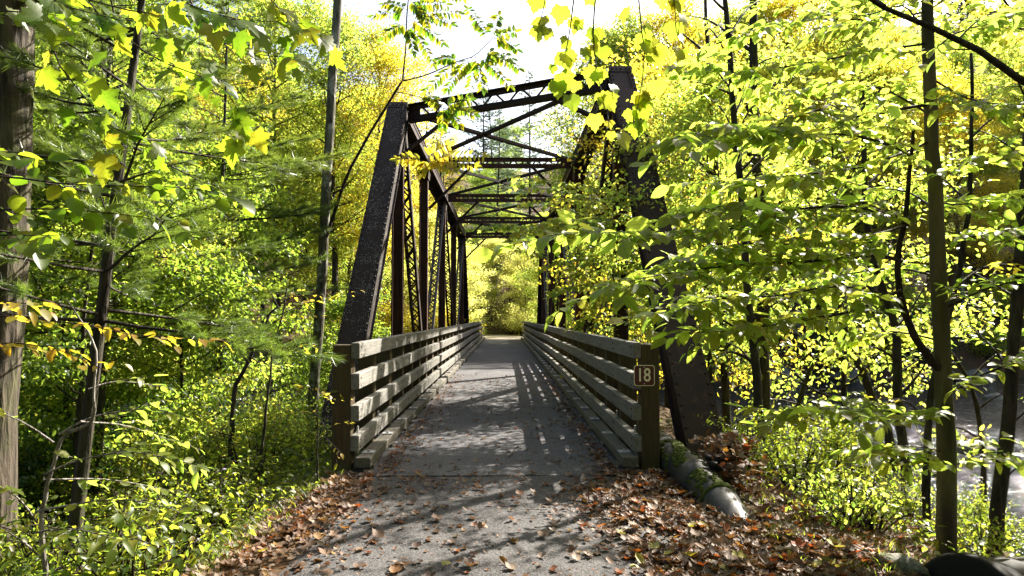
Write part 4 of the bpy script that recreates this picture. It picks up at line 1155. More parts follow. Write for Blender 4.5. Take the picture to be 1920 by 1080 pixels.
# broad round-leaved shrub reaching in from the left
b = Plant(6)
st = [Vector((-3.75, 3.3, gz(-3.75, 3.3) - .1)), Vector((-3.7, 3.35, .8)), Vector((-3.5, 3.4, 2.0)), Vector((-3.3, 3.4, 2.9))]
for pts, d0, d1 in [([(-330, 300), (-60, 325), (120, 345), (250, 350), (360, 355), (450, 375)], 3.4, 3.7), ([(-330, 420), (-40, 400), (100, 398), (230, 410), (340, 425)], 3.4, 3.6), ([(-300, 260), (-40, 280), (60, 300), (160, 310)], 3.4, 3.3), ([(-320, 460), (0, 440), (120, 445)], 3.4, 3.2), ([(200, 350), (290, 320), (360, 300)], 3.65, 3.8)]:
    b.spray(px(pts, d0, d1), .009, .0014, leaf=.098, gap=.060, twig=.22, tgap=.12, up=(.1, -.45, .8), flat=.4, hang=.3, sub=False, start=.35)
b.build('witch_hazel', 'round-leaved green shrub reaching in from the left edge at mid height', 'shrub', (st, [.03, .026, .02, .008]), T_ROUND, M['lf_maple'], M['bark_twig'], nparts=200)

# yellow-orange twigs of a young beech
b = Plant(7)
st = [Vector((-3.55, 3.7, gz(-3.55, 3.7) - .1)), Vector((-3.55, 3.72, .6)), Vector((-3.5, 3.75, 1.4)), Vector((-3.45, 3.75, 2.1))]
for pts, d0, d1 in [([(-250, 600), (-20, 590), (130, 600), (270, 622), (405, 628)], 3.75, 3.9), ([(-240, 640), (-20, 640), (100, 650), (200, 690)], 3.75, 3.7), ([(-250, 560), (-10, 570), (90, 575)], 3.75, 3.5)]:
    b.spray(px(pts, d0, d1), .008, .0014, leaf=.082, gap=.048, twig=.24, tgap=.13, flat=.3, hang=.1, sub=False, start=.4)
b.build('orange_sapling', 'young beech with yellow and orange leaf sprays at the left edge', 'sapling', (st, [.022, .02, .015, .006]), T_NEAR, M['lf_orange'], M['bark_twig'])

# pale-stemmed sapling in the lower left corner
b = Plant(8)
f8 = P(78, 1110, 4.0); st = [rooted(f8)] + px([(72, 1060), (62, 990), (80, 900), (105, 820), (160, 790), (168, 720), (165, 640), (120, 560)], 4.0)
for pts, d0, d1 in [([(82, 890), (160, 860), (260, 850), (390, 880)], 4.0, 3.8), ([(66, 960), (180, 940), (300, 950), (370, 985)], 4.0, 3.6), ([(62, 1000), (140, 990), (250, 1010)], 4.0, 3.4), ([(110, 815), (180, 780), (280, 765), (350, 780)], 4.0, 4.2), ([(166, 730), (220, 715), (300, 725)], 4.0, 4.2), ([(70, 1040), (20, 1000), (-40, 990)], 4.0, 3.7), ([(100, 830), (40, 790), (-30, 760)], 4.0, 3.8), ([(70, 980), (30, 930), (-30, 900)], 4.0, 3.6), ([(80, 900), (200, 900), (320, 920)], 4.0, 4.6), ([(150, 790), (240, 800), (330, 830)], 4.0, 4.8)]:
    b.spray(px(pts, d0, d1), .007, .0014, leaf=.085, gap=.055, twig=.28, tgap=.12, flat=.3, hang=.1, sub=False, start=.2)
b.build('pale_stemmed_sapling', 'sapling with pale crooked stems and dull yellow-green leaves in the lower left corner', 'sapling', (st, [.018, .017, .015, .013, .012, .01, .008, .006, .003]), T_NEAR, M['lf_beech'], M['bark_pale'], M['bark_pale'], trunk_sides=8)

# big trunk cut by the left edge
b = Plant(9)
tb = [rooted(P(-38, 1120, 6.4), .3)] + px([(-30, 950), (-18, 700), (-6, 500), (4, 250), (12, 0), (20, -500), (30, -1500)], 6.4)
for pts, d1 in [([(10, 40), (100, -60), (260, -200)], 6), ([(15, -150), (-120, -300), (-300, -400)], 5.5), ([(18, -350), (200, -520), (420, -650)], 7), ([(20, -500), (-100, -800), (-150, -1100)], 6.5), ([(25, -800), (150, -1000), (300, -1300)], 6)]:
    b.spray(px(pts, 6.4, d1), .05, .006, leaf=.12, gap=.10, twig=1.0, tgap=.22, flat=.5)
b.build('grey_barked_tree', 'thick grey-barked trunk cut by the left edge of the view', 'tree', (tb, [.27, .24, .225, .216, .21, .2, .18, .08]), T_MAPLE, M['lf_yg'], M['bark_big'], M['bark_big'], trunk_sides=20, nparts=60)

# white pine sapling left, drooping soft needles
pn = Proto(pine_tree(7, 9.5, 2.6, 2.1, 18, .062, .12, 52, 11, 1.7, .1), TREE)
pb = P(122, 1085, 6.0)
pn.place('pine_tree', 'dark thin pine trunk with long horizontal needle boughs left of the path', 'tree', pb.x, pb.y, .6, 1.0, (M['bark_dark'], M['needle']), tilt=(0.0, RAD(5.0)))
pn.place('pine_tree', 'pine behind the thin dark pine trunk, filling the left middle with soft needles', 'tree', -6.1, 10.4, 2.9, 1.12, (M['bark_dark'], M['needle']), tilt=(.02, .02))
pn.place('pine_tree', 'farther pine whose needles show left of the mottled trunk', 'tree', -5.6, 13.6, 4.4, 1.15, (M['bark_dark'], M['needle']))

# mottled trunk with pinnate-leaved branch in front of the portal
b = Plant(10)
tb = [rooted(P(583, 900, 14.0), .3)] + px([(588, 780), (600, 600), (612, 400), (625, 200), (638, 0), (652, -300), (665, -600)], 14.0)
b.spray(px([(610, 450), (650, 330), (700, 240), (755, 152)], 14, 12.6), .038, .022, bare=True)
b.spray(px([(755, 152), (760, 90), (762, 20), (775, -70)], 12.6, 12.2), .018, .008, bare=True)
b.spray(px([(755, 152), (800, 140), (860, 115), (892, 105), (925, 72)], 12.6, 12.2), .016, .006, bare=True)
b.spray(px([(738, 172), (790, 183), (832, 203)], 12.7, 12.4), .009, .004, bare=True)
b.spray(px([(600, 450), (680, 395), (742, 343), (800, 302)], 13.9, 12.6), .010, .004, bare=True)
b.spray(px([(690, 255), (720, 262), (775, 272)], 13, 12.6), .007, .003, bare=True)
def frond(b, p0, p1, n=9, ll=.13, sag=.06, d=12.4):
    a, e = P(*p0, d), P(*p1, d - .25 + .5 * b.rng.random()); u = np.linspace(0, 1, 7)[:, None]
    line = np.array(a) + (np.array(e) - np.array(a)) * u + np.array([0, 0, sag * 4]) * (u - u * u)
    b.br.append([(line, np.linspace(.004, .0015, 7))])
    ax = (line[-1] - line[0]); ax /= np.linalg.norm(ax); view = np.array([.25, -1, .25])
    for k in range(n):
        f = .18 + .82 * k / (n - 1); p = line[0] + (line[-1] - line[0]) * f + np.array([0, 0, sag * 4 * (f - f * f)])
        for sg in (-1, 1):
            sd = np.cross(ax, view); sd /= np.linalg.norm(sd)
            b.leaf(p, sd * sg * .9 + ax * .35 + np.array([0, 0, -.45]) + b.rng.normal(0, .12, 3), view * .7 + b.rng.normal(0, .35, 3) + UP * .4, ll * b.rng.uniform(.8, 1.1) * (1 - .3 * f))
    b.leaf(line[-1], ax, view, ll * .8)
for p0, p1 in [((918, 75), (878, 18)), ((922, 72), (935, 30)), ((925, 72), (968, 92)), ((925, 75), (965, 60)), ((905, 100), (972, 128)), ((895, 105), (955, 160)), ((892, 107), (905, 165)), ((885, 108), (840, 165)), ((870, 112), (800, 170)), ((860, 115), (824, 112)), ((892, 105), (880, 180)), ((905, 98), (960, 110)),
               ((764, 25), (700, 30)), ((765, 20), (720, 8)), ((768, 15), (835, 8)), ((766, 22), (845, 45)), ((764, 40), (812, 118)), ((762, 45), (720, 70)), ((764, 30), (860, 25)), ((765, 35), (830, 80)), ((764, 50), (775, 95)), ((770, -10), (870, -5)), ((770, -20), (700, -15)), ((768, 0), (800, 40)),
               ((832, 203), (880, 188)), ((832, 203), (830, 240)), ((830, 203), (800, 180)), ((832, 204), (888, 215)), ((832, 203), (860, 232))]:
    frond(b, p0, p1, 12, .20, .05)
b.build('pinnate_leaved_tree', 'slim mottled trunk whose branch of feathery leaves crosses the left portal corner', 'tree', (tb, [.13, .11, .10, .095, .09, .085, .07, .05]), T_LEAFLET, M['lf_ail'], M['bark_twig'], M['bark_mottled'], nparts=300)
b = Plant(11)
for p0, p1 in [((800, 300), (905, 292)), ((800, 302), (890, 310)), ((798, 303), (850, 320)), ((795, 303), (745, 300)), ((800, 302), (790, 325)), ((800, 300), (840, 272))]:
    frond(b, p0, p1, 11, .19, .05, 12.5)
b.build('withered_frond', 'withered orange-brown feathery leaves dangling before the second strut', 'twig', None, T_LEAFLET, M['lf_gold'], M['bark_twig'], base=P(800, 300, 12.5), branch_name='rachis')

# maple growing through the right truss
b = Plant(12)
tb = [Vector((3.9, 15.8, gz(3.9, 15.8) - .2)), Vector((3.8, 15.7, 0)), Vector((3.7, 15.6, 2.5)), Vector((3.6, 15.5, 3.6)), Vector((3.5, 15.5, 4.6)), Vector((3.5, 15.5, 5.2))]
rg = np.random.default_rng(44)
for k in range(34):
    f = rg.uniform(.2, .85); z = -.5 + f * 5.4; p0 = Vector((3.72 - .02 * z, 15.6, z))
    tx = rg.uniform(905, 1190) if k < 27 else rg.uniform(1150, 1330); ty = rg.uniform(330, 620) if tx > 1010 else rg.uniform(320, 470)
    d = rg.uniform(12.8, 16.5); p2 = P(tx, ty, d)
    if abs(p2.z - z) > 2.2: z = p2.z - .4; p0.z = z
    mid = p0.lerp(p2, .5) + Vector((0, 0, .25))
    b.spray([p0, mid, p2], .018, .003, leaf=.135, gap=.085, twig=.8, tgap=.19, flat=.5, hang=.25, start=.3)
b.build('maple_tree', 'green-yellow maple growing up through the right truss of the bridge', 'tree', (tb, [.12, .11, .1, .08, .05, .02]), T_MAPLE, M['lf_yg'], M['bark_twig'], M['bark_dark'])

# bare-limbed young trees on the right bank
def bank_tree(seed, name, label, trunk_px, d, r, sprays, lm, np_=60, leaf=.085):
    b = Plant(seed); tb = px(trunk_px, d); tb = [rooted(tb[0])] + tb
    for pts, d1 in sprays: b.spray(px(pts, d, d1), r * .32, .002, leaf=leaf, gap=.075, twig=.55, tgap=.2, flat=.45, start=.35)
    b.build(name, label, 'tree', (tb, list(np.linspace(r, r * .35, len(tb)))), T_NEAR, lm, M['bark_twig'], M['bark_dark'], nparts=np_)
bank_tree(21, 'young_tree', 'dark upright trunk between the right end post and the river', [(1432, 790), (1430, 640), (1436, 480), (1420, 300), (1415, 60), (1410, -200)], 11.0, .13,
          [([(1432, 600), (1360, 560), (1310, 590)], 10), ([(1434, 560), (1500, 520), (1560, 540)], 11), ([(1436, 480), (1370, 430), (1320, 420)], 12), ([(1428, 400), (1500, 360), (1560, 350)], 12), ([(1420, 300), (1340, 240), (1290, 200)], 12), ([(1418, 200), (1480, 130), (1540, 120)], 12), ([(1416, 100), (1330, 40), (1270, 30)], 12), ([(1432, 690), (1370, 660), (1330, 690)], 10.5), ([(1420, 250), (1380, 150), (1350, 100)], 11)], M['lf_yg'])
bank_tree(22, 'leaning_tree', 'crooked trunk leaning left over the water behind the lowest beech spray', [(1668, 850), (1640, 760), (1590, 640), (1568, 590), (1490, 560), (1420, 545)], 9.5, .085,
          [([(1600, 660), (1640, 620), (1690, 600)], 9.5), ([(1570, 595), (1560, 500), (1540, 440)], 10), ([(1500, 563), (1470, 600), (1440, 640)], 9), ([(1630, 735), (1700, 690), (1760, 650)], 10)], M['lf_yg'])
bank_tree(23, 'young_tree', 'forked trunk rising from the river bank just left of the slender beech', [(1705, 905), (1692, 780), (1690, 690), (1682, 600), (1640, 480), (1625, 350), (1620, 150)], 8.5, .07,
          [([(1690, 680), (1640, 650), (1600, 660)], 8.2), ([(1690, 740), (1730, 690), (1750, 640)], 8.5), ([(1684, 610), (1720, 560), (1760, 500)], 9), ([(1640, 480), (1580, 430), (1500, 420)], 9.5), ([(1625, 350), (1680, 300), (1740, 280)], 9.5), ([(1622, 250), (1560, 200), (1500, 190)], 9.5)], M['lf_yg'])
bank_tree(24, 'young_tree', 'thin dark stem close behind the foot of the slender beech', [(1738, 960), (1742, 800), (1765, 640), (1800, 500), (1820, 330), (1825, 100)], 6.6, .04,
          [([(1745, 790), (1690, 750), (1650, 760)], 6.5), ([(1790, 540), (1850, 500), (1910, 500)], 7), ([(1815, 380), (1760, 330), (1700, 330)], 7.4), ([(1820, 260), (1880, 210), (1940, 210)], 7)], M['lf_gold'], 80)
bank_tree(25, 'young_tree', 'slim stem with sunlit bark just right of the right end post', [(1362, 770), (1356, 640), (1350, 500), (1345, 380), (1330, 200), (1320, 0)], 12.5, .09,
          [([(1356, 660), (1400, 620), (1450, 610)], 12), ([(1352, 560), (1300, 520), (1270, 540)], 12), ([(1350, 450), (1400, 400), (1450, 390)], 12), ([(1340, 330), (1290, 290), (1250, 300)], 12), ([(1330, 200), (1390, 150), (1430, 140)], 13), ([(1325, 100), (1270, 60), (1230, 70)], 13)], M['lf_gold'])
bank_tree(29, 'young_beech', 'young beech standing close outside the right end post', [(1425, 830), (1420, 700), (1405, 520), (1390, 330), (1370, 120), (1350, -150), (1330, -500)], 8.2, .055,
          [([(1415, 640), (1340, 590), (1270, 560), (1190, 545)], 6.6), ([(1412, 600), (1470, 560), (1540, 560)], 7.6), ([(1400, 450), (1460, 400), (1540, 380)], 7.6), ([(1390, 320), (1450, 260), (1530, 250)], 8.6),
           ([(1375, 160), (1440, 110), (1520, 110)], 8.8), ([(1360, 20), (1290, -40), (1220, -60)], 7.4), ([(1355, -60), (1420, -120), (1500, -120)], 8.6), ([(1345, -200), (1260, -260), (1180, -260)], 7.2), ([(1340, -300), (1430, -380), (1500, -380)], 8.8),
           ([(1400, 480), (1360, 420), (1310, 400)], 9.2), ([(1390, 300), (1350, 240), (1290, 230)], 9.4), ([(1378, 180), (1330, 120), (1280, 110)], 9.2), ([(1385, 270), (1350, 200), (1300, 170)], 8.8), ([(1372, 130), (1340, 60), (1300, 40)], 9.4), ([(1380, 210), (1420, 150), (1470, 140)], 9.3), ([(1392, 340), (1440, 290), (1490, 270)], 8.8), ([(1365, 70), (1410, 10), (1460, -10)], 9.4), ([(1390, 310), (1360, 260), (1320, 250)], 9.8), ([(1384, 250), (1410, 200), (1440, 190)], 8.7), ([(1378, 180), (1330, 160), (1275, 150)], 8.6), ([(1418, 690), (1380, 650), (1330, 640)], 8.8)], M['lf_beech'], 300, .10)
bank_tree(30, 'low_bank_tree', 'low twisted tree with dark bare limbs before the far bank', [(1500, 800), (1512, 720), (1545, 660), (1600, 610), (1650, 590)], 11.5, .07,
          [([(1512, 720), (1460, 680), (1400, 690)], 11), ([(1530, 680), (1490, 620), (1430, 600)], 11.6), ([(1560, 650), (1620, 670), (1690, 660)], 11), ([(1600, 612), (1590, 560), (1550, 520)], 12), ([(1512, 735), (1560, 730), (1620, 740)], 11), ([(1640, 592), (1700, 620), (1760, 640)], 11.5), ([(1505, 760), (1450, 750), (1400, 770)], 10.8)], M['lf_cover'], 40, .09)
bank_tree(31, 'low_bank_tree', 'small green tree leaning out over the water at the far right', [(1840, 900), (1835, 800), (1815, 720), (1780, 660), (1740, 620)], 10.5, .06,
          [([(1830, 770), (1880, 740), (1930, 750)], 10), ([(1815, 720), (1860, 670), (1920, 650)], 10.5), ([(1790, 680), (1740, 700), (1680, 700)], 10), ([(1835, 820), (1790, 800), (1740, 810)], 10), ([(1750, 630), (1700, 600), (1650, 610)], 11)], M['lf_cover'], 40, .085)
# thin saplings on the left slope
bank_tree(26, 'leaning_sapling', 'thin leaning dead-looking stem on the left slope', [(436, 752), (460, 690), (485, 630), (502, 590)], 8.5, .045, [([(480, 640), (520, 600), (570, 590)], 8.3), ([(500, 595), (540, 560), (600, 550)], 8.6)], M['lf_gold'], 60, .07)
bank_tree(27, 'slim_sapling', 'slim pale sapling with yellow leaf tips before the end of the left railing', [(488, 870), (498, 760), (505, 660), (522, 590), (530, 540)], 7.6, .020, [([(522, 592), (570, 570), (622, 560)], 7.3), ([(506, 660), (560, 640), (610, 660)], 7.4), ([(524, 580), (500, 540), (470, 530)], 7.6), ([(500, 740), (550, 720), (600, 735)], 7.3)], M['lf_gold'], 100, .075)
bank_tree(28, 'yellow_leaved_sapling', 'small yellow-leaved sapling beside the first post of the left railing', [(600, 900), (606, 830), (612, 780)], 7.0, .012, [([(606, 830), (625, 800), (650, 790)], 6.9), ([(610, 800), (590, 770), (570, 770)], 7.0), ([(608, 820), (630, 840), (640, 850)], 6.8), ([(612, 780), (620, 755), (640, 750)], 6.9)], M['lf_gold'], 100, .06)
# ------------------------------------------------------------------ the wood around
rw = random.Random(12)
BM = {'dark': M['bark_dark'], 'mot': M['bark_mottled'], 'big': M['bark_big']}
def clear_view(x, y, r):
    """keep the bridge, the trail and the open water free of trunks"""
    if abs(x - XC) < 4.0 + r * .0 and 3 < y < 60: return False
    if float(bank_near(np.array(x))) - .5 < y < float(bank_far(np.array(x))) + .5: return False
    return True
def wood(n, xr, yr, kinds, group, gap, scl=(.85, 1.25), tries=60, taken=[], ok=None):
    c = 0
    for _ in range(n * tries):
        if c >= n: break
        x, y = rw.uniform(*xr), rw.uniform(*yr)
        if not clear_view(x, y, 0) or (ok and not ok(x, y)): continue
        if any((x - a) ** 2 + (y - b) ** 2 < (gap) ** 2 for a, b in taken): continue
        taken.append((x, y)); c += 1
        pr, name, label, cat, mats = kinds[rw.randrange(len(kinds))]
        s = rw.uniform(*scl)
        pr[rw.randrange(len(pr))].place(name, label, cat, x, y, rw.uniform(0, 6.28), s, mats, group, tilt=(rw.uniform(-.05, .05), rw.uniform(-.05, .05)))
D, MO = M['bark_dark'], M['bark_mottled']
K_yg = lambda pr, where: (pr, 'broadleaf_tree', 'yellow-green broadleaf tree ' + where, 'tree', (D, M['lf_yg']))
K_go = lambda pr, where: (pr, 'golden_tree', 'golden autumn tree ' + where, 'tree', (MO, M['lf_gold']))
K_gr = lambda pr, where: (pr, 'broadleaf_tree', 'green broadleaf tree ' + where, 'tree', (D, M['lf_green']))
K_pi = lambda where: (PF, 'pine_tree', 'blue-green pine ' + where, 'tree', (D, M['needle_far']))
W1 = 'in the wood left of the bridge'
wood(7, (-20, -6.5), (9, 26), [K_yg(PA, W1), K_gr(PA, W1), K_yg(PB, W1)], 'trees in the wood left of the bridge', 3.2, (.7, 1.0))
wood(12, (-16, -5.0), (8, 20), [(PC, 'understory_tree', 'low yellow-green tree under the wood left of the bridge', 'tree', (D, M['lf_yg'])), (PC, 'understory_tree', 'low green tree under the wood left of the bridge', 'tree', (D, M['lf_green']))], 'understory trees left of the bridge', 1.7, (.6, 1.0))
W2 = 'on the far bank left of the bridge'
wood(11, (-34, -5), (45, 62), [K_yg(PA, W2), K_go(PA, W2), K_yg(PB, W2)], 'trees on the far bank left of the bridge', 3.4, (.9, 1.2))
W3 = 'on the far bank right of the bridge'
wood(20, (4.5, 50), (45, 62), [K_yg(PA, W3), K_go(PA, W3), K_yg(PB, W3), K_gr(PB, W3)], 'trees on the far bank right of the bridge', 3.4, (.9, 1.25), ok=lambda x, y: not (x < 13 and y > 49))
W4 = 'on the hillside beyond the bridge'
wood(38, (-50, 75), (66, 105), [K_yg(PB, W4), K_go(PB, W4), K_gr(PB, W4), K_pi(W4), K_pi(W4)], 'trees on the hillside beyond the bridge', 4.5, (.85, 1.1), ok=lambda x, y: not (-1 < x < 24 and y < 86))
wood(12, (-34, -6), (68, 98), [K_yg(PA, W4), K_go(PB, W4), K_yg(PB, W4)], 'trees on the hillside beyond the bridge', 3.5, (.85, 1.1))
W5 = 'on the near river bank at the right'
for x, y, pr, s, kind in [(4.7, 19.5, PS[0], .8, K_yg), (5.3, 10.6, PS[1], .55, K_yg), (8.6, 7.6, PS[1], .95, K_yg), (4.4, 16.5, PS[1], .8, K_go), (12.5, 6.9, PS[0], 1.0, K_yg), (16.5, 6.0, PA[0], .9, K_yg)]:
    k = kind([pr], W5); pr.place(k[1], k[2], 'tree', x, y, rw.uniform(0, 6), s, k[4], 'trees on the near river bank at the right')
for x, y, s, mt in [(10.5, 7.0, 1.2, 'lf_gold'), (13.0, 8.0, 1.2, 'lf_yg')]:
    PC[0].place('understory_tree', ('low golden tree ' if mt == 'lf_gold' else 'low yellow-green tree ') + W5, 'tree', x, y, rw.uniform(0, 6), s, (D, M[mt]), 'low trees on the near river bank at the right')
for x, y, s, kind in [(-11.8, 47.6, 1.2, lambda a, w: K_yg(a, W2)), (-15.5, 46.8, 1.25, lambda a, w: K_yg(a, W2)), (7.8, 46.3, 1.1, K_yg), (11.5, 47, 1.2, K_go), (16, 46.6, 1.2, K_yg), (20.5, 47.4, 1.3, K_go), (26, 48, 1.3, K_yg)]:
    k = kind(PA, W3); PA[0].place(k[1], k[2], 'tree', x, y, rw.uniform(0, 6), s, k[4], 'trees on the far bank right of the bridge' if x > 0 else 'trees on the far bank left of the bridge')
PC[1].place('understory_tree', 'small yellow-green tree just outside the right truss by the second post', 'tree', 3.7, 12.2, 1.3, .85, (D, M['lf_yg']))
W7 = 'added unseen behind the viewpoint to block skylight'
for x, y, s in [(-5, -4, 1), (4.5, -5, 1), (0, -9, 1.1), (8, -1, .9), (-4, -12, 1.2), (6, -12, 1.2), (-11, -6, 1.1), (11, -8, 1.1)]:  # unseen trees added to cut the skylight on surfaces facing the camera
    PB[0].place('broadleaf_tree', 'broadleaf tree ' + W7, 'tree', x, y, rw.uniform(0, 6), s, (D, M['lf_green']), 'trees behind the viewpoint')
# trees hugging the far end of the bridge
W6 = 'crowding the far end of the bridge'
for x, y, pr, s, mt in [(-5.2, 47.5, PC[0], 1.25, 'lf_hazed'), (-4.6, 52, PC[1], 1.1, 'lf_hazed'), (-3.4, 57, PC[0], 1.0, 'lf_hazed'), (4.8, 50, PC[1], 1.2, 'lf_yg'), (4.0, 55, PC[0], 1.2, 'lf_yg'), (2.0, 66, PC[1], 1.1, 'lf_hazed'), (-1.2, 69, PC[0], 1.1, 'lf_hazed'), (-3.6, 66, PC[1], 1.2, 'lf_yg'), (5.0, 62, PC[0], 1.3, 'lf_yg'), (.6, 74, PC[1], 1.3, 'lf_yg')]:
    pr.place('understory_tree', ('low haze-paled yellow tree ' if mt == 'lf_hazed' else 'low yellow-green tree ') + W6, 'tree', x, y, rw.uniform(0, 6), s, (D, M[mt]), 'low trees at the far end of the bridge')
for k in range(11):
    PC[k % 2].place('understory_tree', 'low yellow-green tree on the slope right of the far trail', 'tree', 2.5 + 2.1 * k + rw.uniform(-.6, .6), rw.uniform(70, 82), rw.uniform(0, 6), rw.uniform(1.0, 1.3), (D, M['lf_yg']), 'low trees on the slope right of the far trail')
# blue-green pines standing above the portal
for x, y, s in [(-2.6, 86, 1.15), (3.5, 92, 1.2), (-7.5, 80, 1.0)]:
    PF[0].place('pine_tree', 'tall blue-green pine seen through and above the portal', 'tree', x, y, rw.uniform(0, 6), s, (D, M['needle_far']), 'tall pines beyond the portal')
# green bushes behind the left end post
PC[0].place('understory_tree', 'fresh green bush between the posts of the left truss', 'tree', -3.7, 15.2, 1.0, .62, (D, M['lf_green']))
PC[1].place('understory_tree', 'green bush outside the left truss behind the second post', 'tree', -4.4, 19.0, 2.0, .75, (D, M['lf_green']))

# shrubs
def shrubs(n, xr, yr, kinds, group, gap, scl, ok=None, taken=None):
    taken = [] if taken is None else taken; c = 0
    for _ in range(n * 60):
        if c >= n: break
        x, y = rw.uniform(*xr), rw.uniform(*yr)
        if ok and not ok(x, y): continue
        if any((x - a) ** 2 + (y - b) ** 2 < gap * gap for a, b in taken): continue
        taken.append((x, y)); c += 1
        pr, name, label, mats = kinds[rw.randrange(len(kinds))]
        pr[rw.randrange(len(pr))].place(name, label, 'shrub', x, y, rw.uniform(0, 6.28), rw.uniform(*scl), mats, group)
tw = M['bark_twig']
land_l = lambda x, y: x < -2.6 - .12 * max(0, 9 - y) and y < float(bank_near(np.array(x))) - .3
shrubs(14, (-13, -4.2), (7.8, 15), [(PE, 'laurel_shrub', 'dark glossy evergreen shrub on the left slope', (tw, M['lf_dark']))], 'evergreen shrubs on the left slope', 1.3, (.7, 1.05), land_l)
shrubs(26, (-12, -3.0), (6.2, 15), [(PD, 'leafy_shrub', 'bright green shrub on the left slope', (tw, M['lf_cover'])), (PD, 'leafy_shrub', 'yellow-green shrub on the left slope', (tw, M['lf_yg']))], 'leafy shrubs on the left slope', .95, (.45, .95), land_l)
shrubs(30, (-5.2, -2.3), (4.2, 9.0), [(PG, 'low_plant', 'low leafy plant beside the path on the left', (tw, M['lf_cover']))], 'low plants beside the path on the left', .42, (.7, 1.3))
land_r = lambda x, y: (x > 2.9 + .25 * max(0, y - 7)) and y < float(bank_near(np.array(x))) - .2 and not (x < 5.2 and y < 5.2)
shrubs(6, (2.9, 12), (6.8, 13), [(PD, 'leafy_shrub', 'bright green shrub on the right river bank', (tw, M['lf_cover'])), (PD, 'leafy_shrub', 'yellow-green shrub on the right river bank', (tw, M['lf_yg']))], 'leafy shrubs on the right river bank', 1.0, (.35, .7), land_r)
shrubs(8, (2.7, 4.6), (5.6, 8.2), [(PG, 'low_plant', 'low leafy plant on the right bank', (tw, M['lf_cover'])), (PG, 'low_plant', 'low yellow-green plant on the right bank', (tw, M['lf_yg']))], 'low plants on the right bank', .45, (.6, 1.0))
shrubs(34, (4, 42), (42.5, 50), [(PD, 'leafy_shrub', 'shrub on the far bank right of the bridge', (tw, M['lf_yg'])), (PE, 'laurel_shrub', 'dark evergreen shrub on the far bank right of the bridge', (tw, M['lf_dark']))], 'shrubs on the far bank at the right', 1.2, (1.0, 1.8), lambda x, y: float(bank_far(np.array(x))) - .6 < y < float(bank_far(np.array(x))) + 3)
shrubs(12, (-5, 5), (52, 64), [(PD, 'leafy_shrub', 'yellow-green shrub beside the far trail', (tw, M['lf_yg']))], 'shrubs beside the far trail', 1.2, (.8, 1.4), lambda x, y: abs(x - XC + max(0, y - 60) ** 2 * .02) > 2.4)
shrubs(12, (-4, 5), (61, 68), [(PD, 'leafy_shrub', 'haze-paled yellow shrub closing the view beyond the far end', (tw, M['lf_hazed'])), (PD, 'leafy_shrub', 'yellow-green shrub closing the view beyond the far end', (tw, M['lf_yg']))], 'shrubs closing the view beyond the bridge', 1.3, (1.2, 1.8), lambda x, y: abs(x - XC + max(0, y - 60) ** 2 * .02) > .9)
shrubs(14, (-12, -4), (44, 50), [(PD, 'leafy_shrub', 'golden shrub on the far bank left of the bridge', (tw, M['lf_gold']))], 'shrubs on the far bank at the left', 1.4, (1.0, 1.8), lambda x, y: y > float(bank_far(np.array(x))) + .3)

# ------------------------------------------------------------------ ground cover, grass, fallen leaves
rg = np.random.default_rng(77)
def sample(n, xr, yr, dens):
    out = np.zeros((0, 2))
    while len(out) < n:
        q = np.stack([rg.uniform(*xr, n * 3), rg.uniform(*yr, n * 3)], 1); k = rg.random(len(q)) < dens(q[:, 0], q[:, 1]); out = np.concatenate([out, q[k]])
    return out[:n]
def cover(name, n, per, xr, yr, dens, hmax, lsize, tpl, mat, label):
    c = sample(n, xr, yr, dens); h = hmax * rg.uniform(.15, 1, n) * np.clip(.35 + (np.abs(c[:, 0] - XC) - 1.7) * .5, .3, 1.2)
    i = np.repeat(np.arange(n), per); a = rg.uniform(0, 6.28, len(i)); r = rg.uniform(.01, .13, len(i))
    pos = np.stack([c[i, 0] + np.cos(a) * r, c[i, 1] + np.sin(a) * r, ground_z(c[i, 0], c[i, 1]) + h[i] * rg.uniform(.35, 1, len(i))], 1)
    d = np.stack([np.cos(a), np.sin(a), rg.normal(-.1, .3, len(i))], 1); nn = UP + rg.normal(0, .38, (len(i), 3))
    o = obj(name, leaf_mesh(name, tpl, pos, frames(d, nn), lsize * rg.uniform(.5, 1.25, len(i)), rg), mat, kind='stuff'); tag(o, label, 'plants')
def dl(x, y):
    e = -(x - XC) - (1.62 + .3 * sstep(7.2, 3.5, y)); p = .5 + .5 * vnoise(x, y, 1.9, 5)
    return np.clip(e * 1.1, 0, 1) * (.35 + .65 * p) * np.clip(1.25 - (y - 4) * .055, .3, 1)
cover('ground_cover', 5200, 8, (-8, -1.7), (3.6, 12.5), dl, .42, .066, T_MID, M['lf_cover'], 'leafy green ground cover on the slope left of the path')
def dr(x, y): return (y > 5.0) * np.clip((x - 2.5 - .25 * vnoise(x, y, 2.3, 2)) * .8, 0, 1) * (.3 + .7 * (vnoise(x, y, 2.2, 8) > .0))
cover('bank_plants', 550, 8, (2.4, 7.5), (4.2, 12), dr, .34, .066, T_MID, M['lf_cover'], 'patchy leafy plants along the right bank')
def blades(n, c, h):
    a = rg.uniform(0, 6.28, n); tpl = [(np.array([(-.022, 0, 0), (.022, 0, 0), (-.015, .5, -.04), (.015, .5, -.04), (0, 1, -.28)], float), np.array([(0, 1, 3), (0, 3, 2), (2, 3, 4)]), np.zeros((5, 2)))]
    pos = np.stack([c[:, 0], c[:, 1], ground_z(c[:, 0], c[:, 1])], 1); d = np.stack([np.cos(a) * .6, np.sin(a) * .6, np.ones(n)], 1); nn = np.stack([-np.cos(a), -np.sin(a), np.full(n, .6)], 1)
    return leaf_mesh('grass', tpl, pos, frames(d, nn), h * rg.uniform(.4, 1.1, n), rg)
